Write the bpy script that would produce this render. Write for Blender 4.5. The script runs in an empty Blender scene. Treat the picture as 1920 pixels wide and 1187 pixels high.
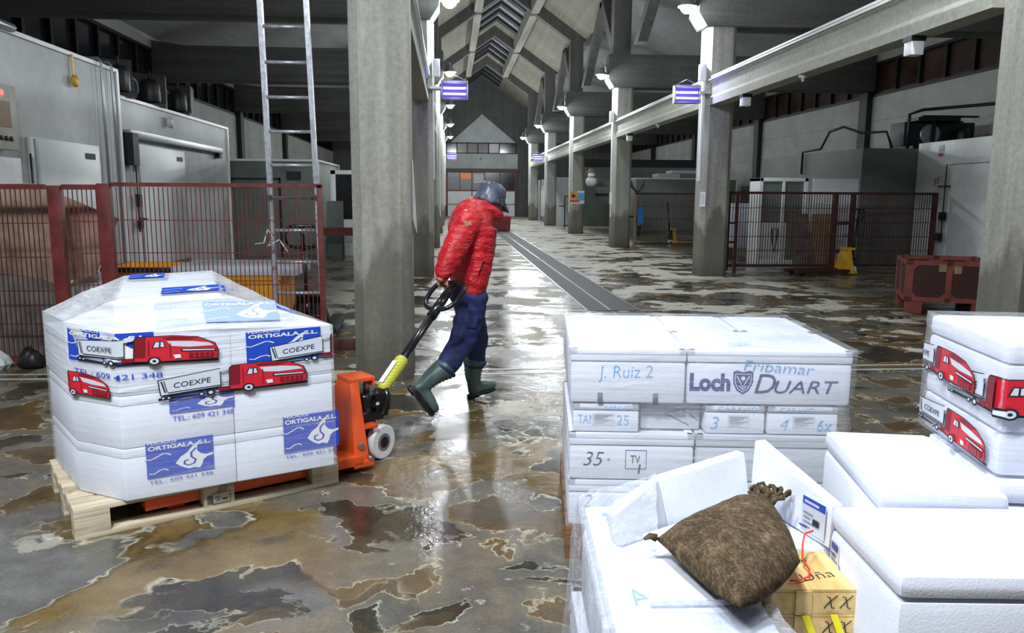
import bpy, bmesh, math, random
from mathutils import Vector, Matrix, noise as mn
from mathutils.geometry import tessellate_polygon
random.seed(7)
SC = bpy.context.scene
COL = SC.collection
PI = math.pi

# ------------------------------------------------------------------ camera, world, exposure
PITCH, YAW, ROLL, FPX = 0.1528, 0.0776, -0.0059, 1478.5
def cam_rot():
    f0 = Vector((math.sin(YAW), math.cos(YAW), 0)); r0 = Vector((math.cos(YAW), -math.sin(YAW), 0))
    f = f0*math.cos(PITCH) - Vector((0, 0, 1))*math.sin(PITCH)
    d = -(Vector((0, 0, 1))*math.cos(PITCH) + f0*math.sin(PITCH))
    rr = r0*math.cos(ROLL) + d*math.sin(ROLL); dd = d*math.cos(ROLL) - r0*math.sin(ROLL)
    m = Matrix((rr, -dd, -f)).transposed()
    return m.to_4x4()
cd = bpy.data.cameras.new('camera'); cam = bpy.data.objects.new('camera', cd); COL.objects.link(cam)
cd.sensor_fit = 'HORIZONTAL'; cd.sensor_width = 36.0; cd.lens = 36.0*FPX/1920.0
cd.clip_start = 0.05; cd.clip_end = 300
cam.matrix_world = Matrix.Translation((0, 0, 1.52)) @ cam_rot()
SC.camera = cam
SC.view_settings.view_transform = 'Standard'; SC.view_settings.look = 'None'
SC.view_settings.gamma = 1.0; SC.view_settings.use_curve_mapping = False
SC.view_settings.exposure = 0.0
w = bpy.data.worlds.new('night'); SC.world = w; w.use_nodes = True
w.node_tree.nodes['Background'].inputs[0].default_value = (0.62, 0.72, 1.0, 1)
w.node_tree.nodes['Background'].inputs[1].default_value = 0.14

def light(kind, name, loc, energy, color=(1, 1, 1), size=0.2, rot=(0, 0, 0), spot=None, blend=0.6, size_y=None):
    l = bpy.data.lights.new(name, kind); l.energy = energy; l.color = color
    o = bpy.data.objects.new(name, l); COL.objects.link(o); o.location = loc; o.rotation_euler = rot
    if kind == 'AREA':
        l.size = size
        if size_y: l.shape = 'RECTANGLE'; l.size_y = size_y
    else: l.shadow_soft_size = size
    if kind == 'SPOT': l.spot_size = spot; l.spot_blend = blend
    return o
STN = [14.7 + 8.3*k for k in range(-2, 6)]      # column stations along the hall
LAMP = (0.90, 0.96, 1.0)
# extra unseen lamps above the camera, added to brighten the foreground stacks
light('AREA', 'floodlight', (-0.9, 0.0, 5.4), 330, LAMP, 0.6, (math.radians(27), 0, math.radians(-4)))
light('AREA', 'floodlight', (2.6, 0.6, 5.2), 62, LAMP, 0.6, (math.radians(10), 0, 0))
light('AREA', 'floodlight', (-2.4, 0.3, 5.0), 240, LAMP, 0.6, (math.radians(30), math.radians(-12), 0))

# ------------------------------------------------------------------ materials
def srgb(r, g, b): 
    f = lambda c: (c/255/12.92) if c/255 <= 0.04045 else ((c/255+0.055)/1.055)**2.4
    return (f(r), f(g), f(b), 1)
class NT:
    def __init__(s, name):
        s.m = bpy.data.materials.new(name); s.m.use_nodes = True; s.t = s.m.node_tree
        s.b = s.t.nodes['Principled BSDF']; s.out = s.t.nodes['Material Output']
        s.co = None
    def n(s, typ, **k):
        x = s.t.nodes.new(typ)
        for a, v in k.items():
            if a.startswith('i_'):
                key = a[2:]; key = int(key) if key.isdigit() else key.replace('_', ' ')
                x.inputs[key].default_value = v
            else: setattr(x, a, v)
        return x
    def l(s, a, b): s.t.links.new(a, b)
    def coord(s, obj=False, scale=(1, 1, 1), rot=(0, 0, 0)):
        if obj: src = s.n('ShaderNodeTexCoord').outputs['Object']
        else: src = s.n('ShaderNodeNewGeometry').outputs['Position']
        mp = s.n('ShaderNodeMapping'); mp.inputs['Scale'].default_value = scale; mp.inputs['Rotation'].default_value = rot
        s.l(src, mp.inputs[0]); return mp.outputs[0]
    def noise(s, co, scale=5, detail=4, rough=0.55, dist=0.0):
        x = s.n('ShaderNodeTexNoise'); x.inputs['Scale'].default_value = scale; x.inputs['Detail'].default_value = detail
        x.inputs['Roughness'].default_value = rough; x.inputs['Distortion'].default_value = dist
        s.l(co, x.inputs['Vector']); return x.outputs['Fac']
    def ramp(s, fac, stops, interp='LINEAR'):
        r = s.n('ShaderNodeValToRGB'); r.color_ramp.interpolation = interp
        e = r.color_ramp.elements
        while len(e) < len(stops): e.new(0.5)
        for el, (p, c) in zip(e, stops):
            el.position = p; el.color = c if hasattr(c, '__len__') else (c, c, c, 1)
        s.l(fac, r.inputs[0]); return r.outputs[0]
    def mix(s, fac, a, b, mode='MIX'):
        x = s.n('ShaderNodeMix', data_type='RGBA', blend_type=mode)
        for i, v in ((0, fac), (6, a), (7, b)):
            if hasattr(v, 'is_output') or hasattr(v, 'links'): s.l(v, x.inputs[i])
            else: x.inputs[i].default_value = v
        return x.outputs[2]
    def math(s, op, a, b=0.0, clamp=False):
        x = s.n('ShaderNodeMath', operation=op, use_clamp=clamp)
        for i, v in ((0, a), (1, b)):
            if hasattr(v, 'links'): s.l(v, x.inputs[i])
            else: x.inputs[i].default_value = v
        return x.outputs[0]
    def bump(s, h, strength=0.3, dist=0.01):
        b = s.n('ShaderNodeBump'); b.inputs['Strength'].default_value = strength; b.inputs['Distance'].default_value = dist
        s.l(h, b.inputs['Height']); s.l(b.outputs[0], s.b.inputs['Normal']); return b
    def set(s, **k):
        for a, v in k.items():
            i = s.b.inputs[a.replace('_', ' ')]
            if hasattr(v, 'links'): s.l(v, i)
            else: i.default_value = v
        return s

def plain(name, col, rough=0.6, metal=0.0, var=0.12, vscale=6, bump=0.0, bscale=60, spec=0.5, coat=0.0, obj=True):
    t = NT(name); co = t.coord(obj)
    n1 = t.noise(co, vscale, 5)
    dark = tuple(c*(1-var*1.6) for c in col[:3])+(1,); lite = tuple(min(1, c*(1+var)) for c in col[:3])+(1,)
    t.set(Base_Color=t.ramp(n1, [(0.3, dark), (0.7, lite)]), Roughness=rough, Metallic=metal)
    t.b.inputs['Specular IOR Level'].default_value = spec
    t.b.inputs['Coat Weight'].default_value = coat
    if bump: t.bump(t.noise(co, bscale, 4), bump, 0.004)
    return t.m

def mat_concrete(name, base, streak=0.5, damp=False, boards=True, rust=False):
    t = NT(name); co = t.coord(); cs = t.coord(scale=(7, 7, 0.35)); cb = t.coord(scale=(1, 1, 1))
    big = t.noise(co, 0.9, 5, 0.6); st = t.noise(cs, 1.0, 5, 0.6); fine = t.noise(co, 22, 5, 0.7)
    b = base
    c0 = tuple(x*0.62 for x in b[:3])+(1,); c1 = tuple(min(1, x*1.25) for x in b[:3])+(1,)
    col = t.ramp(big, [(0.25, c0), (0.75, c1)])
    col = t.mix(streak, col, t.ramp(st, [(0.3, tuple(x*0.55 for x in b[:3])+(1,)), (0.68, tuple(min(1, x*1.35) for x in b[:3])+(1,))]))
    col = t.mix(0.35, col, t.ramp(fine, [(0.3, 0.25), (0.7, 0.75)]), 'OVERLAY')
    if rust:
        rs = t.ramp(t.noise(t.coord(scale=(5, 5, 0.12)), 1.0, 3), [(0.60, 0.0), (0.70, 1.0)])
        col = t.mix(t.math('MULTIPLY', rs, 0.35), col, srgb(134, 104, 62))
    if damp:
        sp = t.n('ShaderNodeSeparateXYZ'); t.l(t.n('ShaderNodeNewGeometry').outputs['Position'], sp.inputs[0])
        wob = t.math('MULTIPLY', t.noise(t.coord(scale=(1.6, 1.6, 0.5)), 1.5, 3), 2.0)
        z = t.math('SUBTRACT', t.math('ADD', sp.outputs[2], 0.55), wob)
        m = t.ramp(t.math('SUBTRACT', z, 0.12), [(0.30, 1.0), (0.52, 0.0)])
        col = t.mix(t.math('MULTIPLY', m, 0.62), col, srgb(70, 62, 50), 'MIX')
        low = t.ramp(t.math('ADD', sp.outputs[2], t.math('MULTIPLY', fine, 0.15)), [(0.05, 1.0), (0.5, 0.0)])
        col = t.mix(t.math('MULTIPLY', low, 0.55), col, srgb(38, 36, 28))
    t.set(Base_Color=col, Roughness=0.8)
    t.bump(t.math('ADD', fine, t.math('MULTIPLY', st, 0.8)), 0.35, 0.01)
    return t.m

def mat_boards(name, base, axis='x', dens=8.0, lo=0.6, hi=1.3):
    # board-marked concrete: streaks running along one axis
    t = NT(name)
    sc = {'x': (0.25, dens, dens), 'y': (dens, 0.25, dens), 'z': (dens, dens, 0.25)}[axis]
    st = t.noise(t.coord(scale=sc), 1.0, 4, 0.6); fine = t.noise(t.coord(), 14, 5, 0.7); big = t.noise(t.coord(), 0.6, 4)
    b = base
    col = t.ramp(st, [(0.3, tuple(x*lo for x in b[:3])+(1,)), (0.7, tuple(min(1, x*hi) for x in b[:3])+(1,))])
    col = t.mix(0.4, col, t.ramp(big, [(0.3, tuple(x*0.6 for x in b[:3])+(1,)), (0.7, tuple(min(1, x*1.3) for x in b[:3])+(1,))]))
    col = t.mix(0.4, col, t.ramp(fine, [(0.3, 0.28), (0.7, 0.72)]), 'OVERLAY')
    t.set(Base_Color=col, Roughness=0.85); t.bump(st, 0.4, 0.01)
    return t.m

def mat_floor():
    t = NT('wet_stained_floor')
    def smooth(x, a, b): return t.ramp(x, [(a, 0.0), (b, 1.0)])
    def band(x, c, w0, w1):
        return t.ramp(t.math('ABSOLUTE', t.math('SUBTRACT', x, c)), [(w0, 1.0), (w1, 0.0)])
    co = t.coord()
    wv = t.n('ShaderNodeTexNoise'); wv.inputs['Scale'].default_value = 2.6; wv.inputs['Detail'].default_value = 5; t.l(co, wv.inputs['Vector'])
    mx = t.n('ShaderNodeVectorMath', operation='MULTIPLY_ADD'); mx.inputs[1].default_value = (0.42, 0.42, 0)
    t.l(wv.outputs['Color'], mx.inputs[0]); t.l(co, mx.inputs[2]); wco = mx.outputs[0]
    n1 = t.noise(wco, 0.72, 5, 0.55); n2 = t.noise(wco, 1.5, 6, 0.55); n3 = t.noise(co, 4.2, 8, 0.65); fine = t.noise(co, 75, 4, 0.7); n4 = t.noise(co, 0.5, 3); mid = t.noise(co, 13, 6, 0.7)
    base = t.ramp(n1, [(0.30, srgb(34, 34, 31)), (0.41, srgb(54, 50, 42)), (0.455, srgb(62, 54, 38)), (0.465, srgb(112, 92, 56)), (0.52, srgb(104, 84, 50)), (0.545, srgb(74, 60, 38)), (0.555, srgb(84, 82, 78)), (0.70, srgb(124, 124, 124))])
    p2 = t.ramp(n2, [(0.34, srgb(30, 30, 28)), (0.43, srgb(54, 50, 42)), (0.44, srgb(98, 98, 96)), (0.53, srgb(112, 104, 90)), (0.545, srgb(92, 70, 36)), (0.66, srgb(60, 48, 30))])
    base = t.mix(t.math('MULTIPLY', smooth(n4, 0.46, 0.50), 0.8), base, p2)
    base = t.mix(0.55, base, t.ramp(n3, [(0.25, 0.28), (0.75, 0.72)]), 'OVERLAY')
    base = t.mix(0.35, base, t.ramp(mid, [(0.3, 0.3), (0.7, 0.7)]), 'OVERLAY')
    base = t.mix(0.45, base, t.ramp(fine, [(0.3, 0.3), (0.7, 0.7)]), 'OVERLAY')
    # thin cream mineral lines round the puddles and patches
    use2 = smooth(n4, 0.45, 0.50)
    l1 = t.math('MAXIMUM', band(n1, 0.46, 0.001, 0.0065), band(n1, 0.55, 0.001, 0.006)); l2 = t.math('MAXIMUM', band(n2, 0.435, 0.001, 0.006), band(n2, 0.54, 0.001, 0.007))
    line = t.math('MAXIMUM', t.math('MULTIPLY', l1, t.math('SUBTRACT', 1.0, use2)), t.math('MULTIPLY', l2, use2))
    line = t.math('MULTIPLY', line, smooth(t.noise(co, 2.4, 5), 0.40, 0.56))
    base = t.mix(t.math('MULTIPLY', line, 0.75), base, srgb(190, 184, 160))
    # pale cement crust; its increase down the hall also paints in lamp reflections
    sp = t.n('ShaderNodeSeparateXYZ'); t.l(co, sp.inputs[0])
    far = t.ramp(t.math('MULTIPLY', sp.outputs[1], 0.02), [(0.08, 0.0), (0.16, 0.45), (0.34, 0.8), (0.8, 1.0)])
    cr = t.noise(wco, 1.0, 8, 0.62)
    thr = t.math('SUBTRACT', 0.635, t.math('MULTIPLY', far, 0.20))
    crust = t.ramp(t.math('ADD', t.math('SUBTRACT', cr, thr), 0.5), [(0.496, 0.0), (0.512, 1.0)])
    aisle = t.ramp(t.math('ABSOLUTE', t.math('SUBTRACT', t.math('MULTIPLY', t.math('ADD', sp.outputs[0], 10.0), 0.05), 0.61)), [(0.165, 1.0), (0.22, 0.25)])
    crust = t.math('MULTIPLY', crust, aisle)
    base = t.mix(t.math('MULTIPLY', crust, 0.88), base, t.ramp(n3, [(0.3, srgb(168, 164, 146)), (0.7, srgb(208, 206, 192))]))
    wet = t.ramp(n2, [(0.38, 0.05), (0.48, 0.10), (0.62, 0.32)])
    ro = t.mix(crust, wet, (0.62, 0.62, 0.62, 1))
    t.set(Base_Color=base, Roughness=t.math('ADD', ro, t.math('ADD', t.math('MULTIPLY', line, 0.25), t.math('MULTIPLY', fine, 0.10))))
    t.b.inputs['Specular IOR Level'].default_value = 0.5
    rip = t.noise(t.coord(), 24, 4, 0.6); drop = t.noise(t.coord(), 9, 3)
    bm_ = t.math('ADD', t.math('MULTIPLY', fine, 0.3), t.math('ADD', t.math('MULTIPLY', rip, 0.9), t.math('ADD', t.math('MULTIPLY', drop, 1.2), t.math('MULTIPLY', crust, 0.3))))
    t.bump(bm_, 0.26, 0.008)
    return t.m

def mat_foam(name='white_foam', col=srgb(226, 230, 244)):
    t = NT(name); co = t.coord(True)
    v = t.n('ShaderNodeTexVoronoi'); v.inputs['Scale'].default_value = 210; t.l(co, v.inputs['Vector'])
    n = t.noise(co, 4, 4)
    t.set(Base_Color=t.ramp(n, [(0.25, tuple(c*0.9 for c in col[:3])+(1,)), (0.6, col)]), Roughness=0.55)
    t.b.inputs['Subsurface Weight'].default_value = 0.0
    t.bump(v.outputs['Distance'], 0.15, 0.002); return t.m

def mat_film(name, alpha=0.22, stretch=(1.5, 1.5, 26), tint=(0.86, 0.9, 1.0, 1), strength=0.5):
    # clear stretch film: see-through, bumped wrinkles, their highlights painted in as denser streaks
    t = NT(name); co = t.coord(True, stretch); n = t.noise(co, 1.6, 6, 0.65, 0.6); n2 = t.noise(t.coord(True), 9, 5, 0.6)
    t.set(Base_Color=tint, Roughness=0.16); t.b.inputs['Specular IOR Level'].default_value = 0.8
    t.bump(t.math('ADD', n, t.math('MULTIPLY', n2, 0.7)), strength, 0.02)
    n3 = t.noise(t.coord(True, tuple(v*2.2 for v in stretch)), 2.1, 5, 0.6, 0.8)
    s1 = t.ramp(n, [(0.35, alpha*0.6), (0.60, alpha), (0.655, min(1, alpha*1.3)), (0.67, min(1, alpha+0.45)), (0.69, alpha)])
    s2 = t.ramp(n3, [(0.60, 0.0), (0.625, 0.30), (0.65, 0.0)])
    a = t.math('ADD', s1, s2, True)
    t.l(a, t.b.inputs['Alpha'])
    return t.m

def mat_wood(name, c0, c1, scale=(1.2, 18, 18), rough=0.7):
    t = NT(name); co = t.coord(True, scale); n = t.noise(co, 1.6, 5, 0.6, 0.8); k = t.noise(t.coord(True), 5, 3)
    col = t.ramp(n, [(0.3, c0), (0.62, c1)]); col = t.mix(t.ramp(k, [(0.64, 0.0), (0.70, 0.6)]), col, tuple(x*0.35 for x in c0[:3])+(1,))
    t.set(Base_Color=col, Roughness=rough); t.bump(n, 0.25, 0.003); return t.m

def mat_emit(name, col, s):
    t = NT(name); t.set(Base_Color=(0, 0, 0, 1), Emission_Color=col, Emission_Strength=s); return t.m

def mat_planks(name, col, groove=5.0, axis=2, rough=0.75, dark=0.45, width=0.06):
    t = NT(name); sp = t.n('ShaderNodeSeparateXYZ'); t.l(t.n('ShaderNodeNewGeometry').outputs['Position'], sp.inputs[0])
    fr = t.math('FRACT', t.math('MULTIPLY', sp.outputs[axis], groove))
    g = t.ramp(fr, [(0.0, 1.0), (width, 0.0), (1.0, 0.0)])
    n = t.noise(t.coord(), 1.2, 6, 0.65)
    c = t.ramp(n, [(0.3, tuple(x*0.68 for x in col[:3])+(1,)), (0.7, col)])
    t.set(Base_Color=t.mix(t.math('MULTIPLY', g, 1.0), c, tuple(x*dark for x in col[:3])+(1,)), Roughness=rough)
    return t.m

M = {}
M['floor'] = mat_floor()
M['column'] = mat_concrete('column_concrete', srgb(164, 163, 155), 0.55, damp=True, rust=True)
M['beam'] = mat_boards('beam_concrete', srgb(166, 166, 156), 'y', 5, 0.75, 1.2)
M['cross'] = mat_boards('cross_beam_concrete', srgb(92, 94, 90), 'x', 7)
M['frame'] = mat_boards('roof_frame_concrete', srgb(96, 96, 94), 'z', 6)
M['roof'] = mat_boards('roof_slab_concrete', srgb(138, 134, 120), 'y', 7, 0.7, 1.2)
M['aisle_roof'] = mat_boards('aisle_slab_concrete', srgb(142, 144, 144), 'y', 5, 0.85, 1.1)
M['purlin'] = mat_boards('purlin_concrete', srgb(150, 148, 136), 'y', 6)
M['end'] = mat_concrete('end_wall_concrete', srgb(84, 86, 84), 0.3)
M['render'] = plain('pale_render', srgb(176, 180, 180), 0.8, var=0.1, vscale=1.2, obj=False)
M['wall'] = mat_planks('panel_wall', srgb(176, 178, 172), 1.35, 2, width=0.03, dark=0.3)
M['glass_dark'] = plain('dark_window_glass', srgb(34, 36, 42), 0.15, var=0.3, vscale=2)
M['frame_dark'] = plain('dark_window_frame', srgb(26, 26, 28), 0.6)
M['rust_glass'] = plain('brown_window_glass', srgb(64, 46, 38), 0.3, var=0.4, vscale=1.2, obj=False)  # dark brownish panes, tone mottled by noise
M['sky_glass'] = plain('pale_skylight_panel', srgb(170, 176, 186), 0.5)
M['panelw'] = mat_planks('insulated_panel', srgb(206, 210, 210), 0.87, 1, 0.5, 0.7, 0.012)
M['panelg'] = plain('dull_insulated_panel', srgb(104, 113, 106), 0.6, var=0.15, vscale=1.0, obj=False)
M['doorw'] = plain('cold_door_white', srgb(214, 220, 220), 0.35, var=0.06, vscale=2)
M['white'] = plain('white_plastic', srgb(230, 232, 234), 0.4, var=0.05)
M['steel'] = plain('galvanised_steel', srgb(170, 174, 178), 0.35, 0.8, var=0.1, vscale=20)
M['alu'] = plain('worn_aluminium', srgb(196, 200, 210), 0.42, 0.55, var=0.2, vscale=25)
M['darkmetal'] = plain('dark_metal', srgb(38, 38, 42), 0.5, 0.3)
M['black'] = plain('black_rubber', srgb(22, 22, 24), 0.45)
M['gloss_black'] = plain('black_paint', srgb(24, 25, 30), 0.25, coat=0.3)
M['redfence'] = plain('dark_red_fence_paint', srgb(112, 38, 36), 0.55, var=0.3, vscale=9)
M['redfence_d'] = plain('brown_red_fence_paint', srgb(74, 32, 32), 0.6, var=0.3, vscale=9)
M['binred'] = plain('faded_red_cage_paint', srgb(142, 72, 62), 0.7, var=0.2, vscale=5)
M['binmesh'] = plain('dark_cage_mesh', srgb(70, 38, 36), 0.7, var=0.3, vscale=30)
M['orange'] = plain('orange_jack_paint', srgb(232, 88, 32), 0.32, var=0.08, vscale=8, coat=0.3)
M['yellow'] = plain('yellow_paint', srgb(222, 168, 28), 0.45, var=0.15)
M['bin_yellow'] = plain('yellow_tub_plastic', srgb(232, 160, 30), 0.5, var=0.12)
M['foam'] = mat_foam()
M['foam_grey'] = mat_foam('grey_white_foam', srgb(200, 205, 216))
M['film'] = mat_film('stretch_film', 0.24)
M['film_top'] = mat_film('loose_stretch_film', 0.46, (3, 9, 5), (0.58, 0.63, 0.74, 1), strength=1.2)
M['film_low'] = mat_film('tight_clear_film', 0.14, (1.2, 1.2, 34), (0.93, 0.95, 1.0, 1), 0.3)
M['film_hull'] = mat_film('tight_milky_film', 0.60, (1.2, 1.2, 30), (0.9, 0.94, 1.0, 1), 0.35)
M['pallet'] = mat_wood('pale_pallet_wood', srgb(166, 150, 124), srgb(208, 194, 168))
M['pallet_d'] = mat_wood('wet_brown_pallet_wood', srgb(92, 66, 44), srgb(134, 96, 64))
M['pine'] = mat_wood('pine_box_wood', srgb(186, 142, 76), srgb(228, 198, 132), (14, 2, 14))
M['ply'] = plain('plywood', srgb(156, 130, 100), 0.7, var=0.15, vscale=10)
M['board'] = plain('stained_brown_board', srgb(176, 142, 124), 0.7, var=0.35, vscale=4)
M['grime'] = plain('grimy_grey_board', srgb(112, 104, 98), 0.7, var=0.3, vscale=5)
M['blue'] = plain('printed_blue', srgb(30, 72, 190), 0.45, var=0.03)
M['blue_fade'] = plain('faded_printed_blue', srgb(150, 172, 236), 0.5, var=0.03)
M['ink_blue'] = plain('dark_blue_ink', srgb(44, 42, 128), 0.5, var=0.03)
M['marker'] = plain('light_blue_marker', srgb(96, 170, 226), 0.5, var=0.05)
M['ink'] = plain('black_ink', srgb(26, 26, 40), 0.5, var=0.03)
M['ink_red'] = plain('red_ink', srgb(200, 40, 40), 0.5, var=0.03)
M['truck_red'] = plain('printed_red', srgb(208, 34, 50), 0.45, var=0.06)
M['truck_dred'] = plain('printed_dark_red', srgb(124, 20, 36), 0.45, var=0.03)
M['truck_grey'] = plain('printed_light_grey', srgb(205, 212, 226), 0.45, var=0.02)
M['paper'] = plain('paper', srgb(226, 228, 232), 0.7, var=0.04)
M['print_grey'] = plain('grey_print', srgb(120, 124, 140), 0.6, var=0.1)
M['skin'] = plain('skin', srgb(206, 150, 128), 0.5, var=0.1, vscale=20)
M['navy'] = plain('navy_work_trousers', srgb(34, 44, 96), 0.75, var=0.25, vscale=9, bump=0.3, bscale=25)
M['boot'] = plain('green_rubber_boot', srgb(76, 96, 94), 0.42, var=0.15, vscale=7)
M['hat'] = plain('grey_waxed_hat', srgb(84, 90, 108), 0.35, var=0.35, vscale=14, bump=0.5, bscale=22)
M['uv_white'] = mat_emit('white_tube_glow', (0.62, 0.66, 1.0, 1), 6)
M['uv_blue'] = mat_emit('violet_lamp_glow', (0.13, 0.06, 0.80, 1), 0.9)
M['lamp_face'] = mat_emit('white_lamp_glow', (0.85, 0.92, 1.0, 1), 30)
M['led'] = mat_emit('red_led_glow', (1, 0.05, 0.05, 1), 5)
M['pane_glow'] = mat_emit('painted_orange_glow', (0.55, 0.16, 0.04, 1), 0.9)  # orange light on a door pane, painted as the pane's own glow
M['pane_grey'] = plain('grey_pane', srgb(120, 122, 128), 0.3)
M['pane_white'] = plain('pale_pane', srgb(186, 190, 184), 0.4)
M['grate'] = mat_planks('drain_grating', srgb(58, 60, 60), 22, 1, 0.62, 0.3, 0.45)
M['yellow_mesh'] = mat_planks('yellow_net_sleeve', srgb(214, 214, 74), 60, 2, 0.5, 0.45, 0.35)
M['strap'] = plain('yellow_strap', srgb(232, 220, 30), 0.4, var=0.05)
M['string'] = plain('orange_string', srgb(232, 74, 40), 0.6)
M['board_beige'] = plain('beige_control_board', srgb(196, 196, 182), 0.5)
M['screen'] = plain('amber_control_plate', srgb(140, 104, 40), 0.4, var=0.3, vscale=30)
M['cloth_blue'] = plain('blue_cloth', srgb(50, 120, 200), 0.8)
M['tarp'] = plain('clear_bag', srgb(190, 196, 200), 0.3)

def mat_jacket():
    t = NT('red_quilted_nylon'); co = t.coord(True); n = t.noise(co, 7, 6, 0.6, 0.6); n2 = t.noise(t.coord(True, (1, 1, 3.2)), 6, 5, 0.6, 1.2)
    t.set(Base_Color=t.ramp(n, [(0.3, srgb(168, 12, 26)), (0.7, srgb(214, 26, 38))]), Roughness=0.33)
    t.b.inputs['Sheen Weight'].default_value = 0.05
    t.bump(t.math('ADD', n2, t.math('MULTIPLY', t.noise(co, 30, 4), 0.25)), 0.8, 0.03); return t.m
M['jacket'] = mat_jacket()
def mat_burlap():
    t = NT('brown_burlap'); co = t.coord(True); n = t.noise(co, 38, 8, 0.8); big = t.noise(co, 9, 4)
    wa = t.noise(t.coord(True, (300, 70, 90), (0, 0, 0.5)), 1.0, 3); wb = t.noise(t.coord(True, (70, 300, 90), (0, 0, 0.5)), 1.0, 3)
    h = t.math('MULTIPLY', t.math('ADD', wa, wb), 0.5); f = t.math('ADD', t.math('MULTIPLY', h, 0.55), t.math('MULTIPLY', n, 0.45))
    c = t.ramp(f, [(0.36, srgb(44, 36, 29)), (0.50, srgb(90, 74, 56)), (0.64, srgb(142, 124, 98))])
    c = t.mix(0.5, c, t.ramp(big, [(0.35, 0.3), (0.65, 0.62)]), 'OVERLAY')
    t.set(Base_Color=c, Roughness=0.95); t.b.inputs['Specular IOR Level'].default_value = 0.1
    t.bump(t.math('ADD', h, n), 0.8, 0.006); return t.m
M['burlap'] = mat_burlap()

# ------------------------------------------------------------------ mesh helpers
class MB:
    def __init__(s): s.bm = bmesh.new(); s.mi = 0
    def face(s, vs, smooth=False):
        try: f = s.bm.faces.new(vs)
        except ValueError: return None
        f.material_index = s.mi; f.smooth = smooth; return f
    def hexa(s, p):   # 8 points: bottom 4 ccw, top 4 ccw
        v = [s.bm.verts.new(q) for q in p]
        for a in ((3, 2, 1, 0), (4, 5, 6, 7), (0, 1, 5, 4), (1, 2, 6, 5), (2, 3, 7, 6), (3, 0, 4, 7)): s.face([v[i] for i in a])
        return v
    def box(s, x0, x1, y0, y1, z0, z1, m=None):
        p = [(x0, y0, z0), (x1, y0, z0), (x1, y1, z0), (x0, y1, z0), (x0, y0, z1), (x1, y0, z1), (x1, y1, z1), (x0, y1, z1)]
        if m: p = [m @ Vector(q) for q in p]
        return s.hexa(p)
    def prism(s, poly, z0, z1, m=None):
        a = [Vector((x, y, z0)) for x, y in poly]; b = [Vector((x, y, z1)) for x, y in poly]
        if m: a = [m @ q for q in a]; b = [m @ q for q in b]
        va = [s.bm.verts.new(q) for q in a]; vb = [s.bm.verts.new(q) for q in b]; n = len(poly)
        s.face(va[::-1]); s.face(vb)
        for i in range(n): s.face([va[i], va[(i+1) % n], vb[(i+1) % n], vb[i]])
    def extr(s, pts, off):   # any planar 3D outline pushed along off
        off = Vector(off); va = [s.bm.verts.new(q) for q in pts]; vb = [s.bm.verts.new(Vector(q)+off) for q in pts]; n = len(pts)
        s.face(va[::-1]); s.face(vb)
        for i in range(n): s.face([va[i], va[(i+1) % n], vb[(i+1) % n], vb[i]])
    def tube(s, pts, r, n=8, smooth=True, caps=True):
        pts = [Vector(p) for p in pts]; rings = []
        up = Vector((0, 0, 1)); prev = None
        for i, p in enumerate(pts):
            t = (pts[min(i+1, len(pts)-1)]-pts[max(i-1, 0)]).normalized()
            if prev is None:
                a = t.cross(up)
                if a.length < 1e-3: a = t.cross(Vector((1, 0, 0)))
            else: a = prev - t*prev.dot(t)
            a.normalize(); prev = a; b = t.cross(a)
            rr = r[i] if hasattr(r, '__len__') else r
            rings.append([s.bm.verts.new(p+(a*math.cos(2*PI*k/n)+b*math.sin(2*PI*k/n))*rr) for k in range(n)])
        for i in range(len(rings)-1):
            for k in range(n): s.face([rings[i][k], rings[i][(k+1) % n], rings[i+1][(k+1) % n], rings[i+1][k]], smooth)
        if caps: s.face(rings[0][::-1]); s.face(rings[-1])
    def rings(s, rg, smooth=True, cap0=True, cap1=True, closed=True):
        R_ = [[s.bm.verts.new(q) for q in r] for r in rg]; n = len(R_[0])
        for i in range(len(R_)-1):
            for k in range(n if closed else n-1): s.face([R_[i][k], R_[i][(k+1) % n], R_[i+1][(k+1) % n], R_[i+1][k]], smooth)
        if cap0: s.face(R_[0][::-1], False)
        if cap1: s.face(R_[-1], False)
    def lathe(s, prof, c=(0, 0, 0), n=24, axis=None, smooth=True):   # prof: (r,z) list
        m = axis or Matrix.Identity(4); c = Vector(c)
        rg = [[c + (m.to_3x3() @ Vector((max(r, 1e-4)*math.cos(2*PI*k/n), max(r, 1e-4)*math.sin(2*PI*k/n), z))) for k in range(n)] for r, z in prof]
        s.rings(rg, smooth)
    def build(s, name, mats, parent=None, bevel=0.0, seg=2, loc=None, rot=None, smooth_all=False):
        bmesh.ops.recalc_face_normals(s.bm, faces=s.bm.faces)
        if bevel:
            bmesh.ops.bevel(s.bm, geom=[e for e in s.bm.edges if e.calc_face_angle(0) > 0.5], offset=bevel, segments=seg, profile=0.6, affect='EDGES', clamp_overlap=True)
        me = bpy.data.meshes.new(name); s.bm.to_mesh(me); s.bm.free()
        if smooth_all or bevel:
            for p in me.polygons: p.use_smooth = True
            if bevel: me.set_sharp_from_angle(angle=math.radians(50))
        for m in (mats if isinstance(mats, (list, tuple)) else [mats]): me.materials.append(M[m] if isinstance(m, str) else m)
        o = bpy.data.objects.new(name, me); COL.objects.link(o)
        if parent is not None: o.parent = parent
        if loc is not None: o.location = loc
        if rot is not None: o.rotation_euler = rot
        return o

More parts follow.
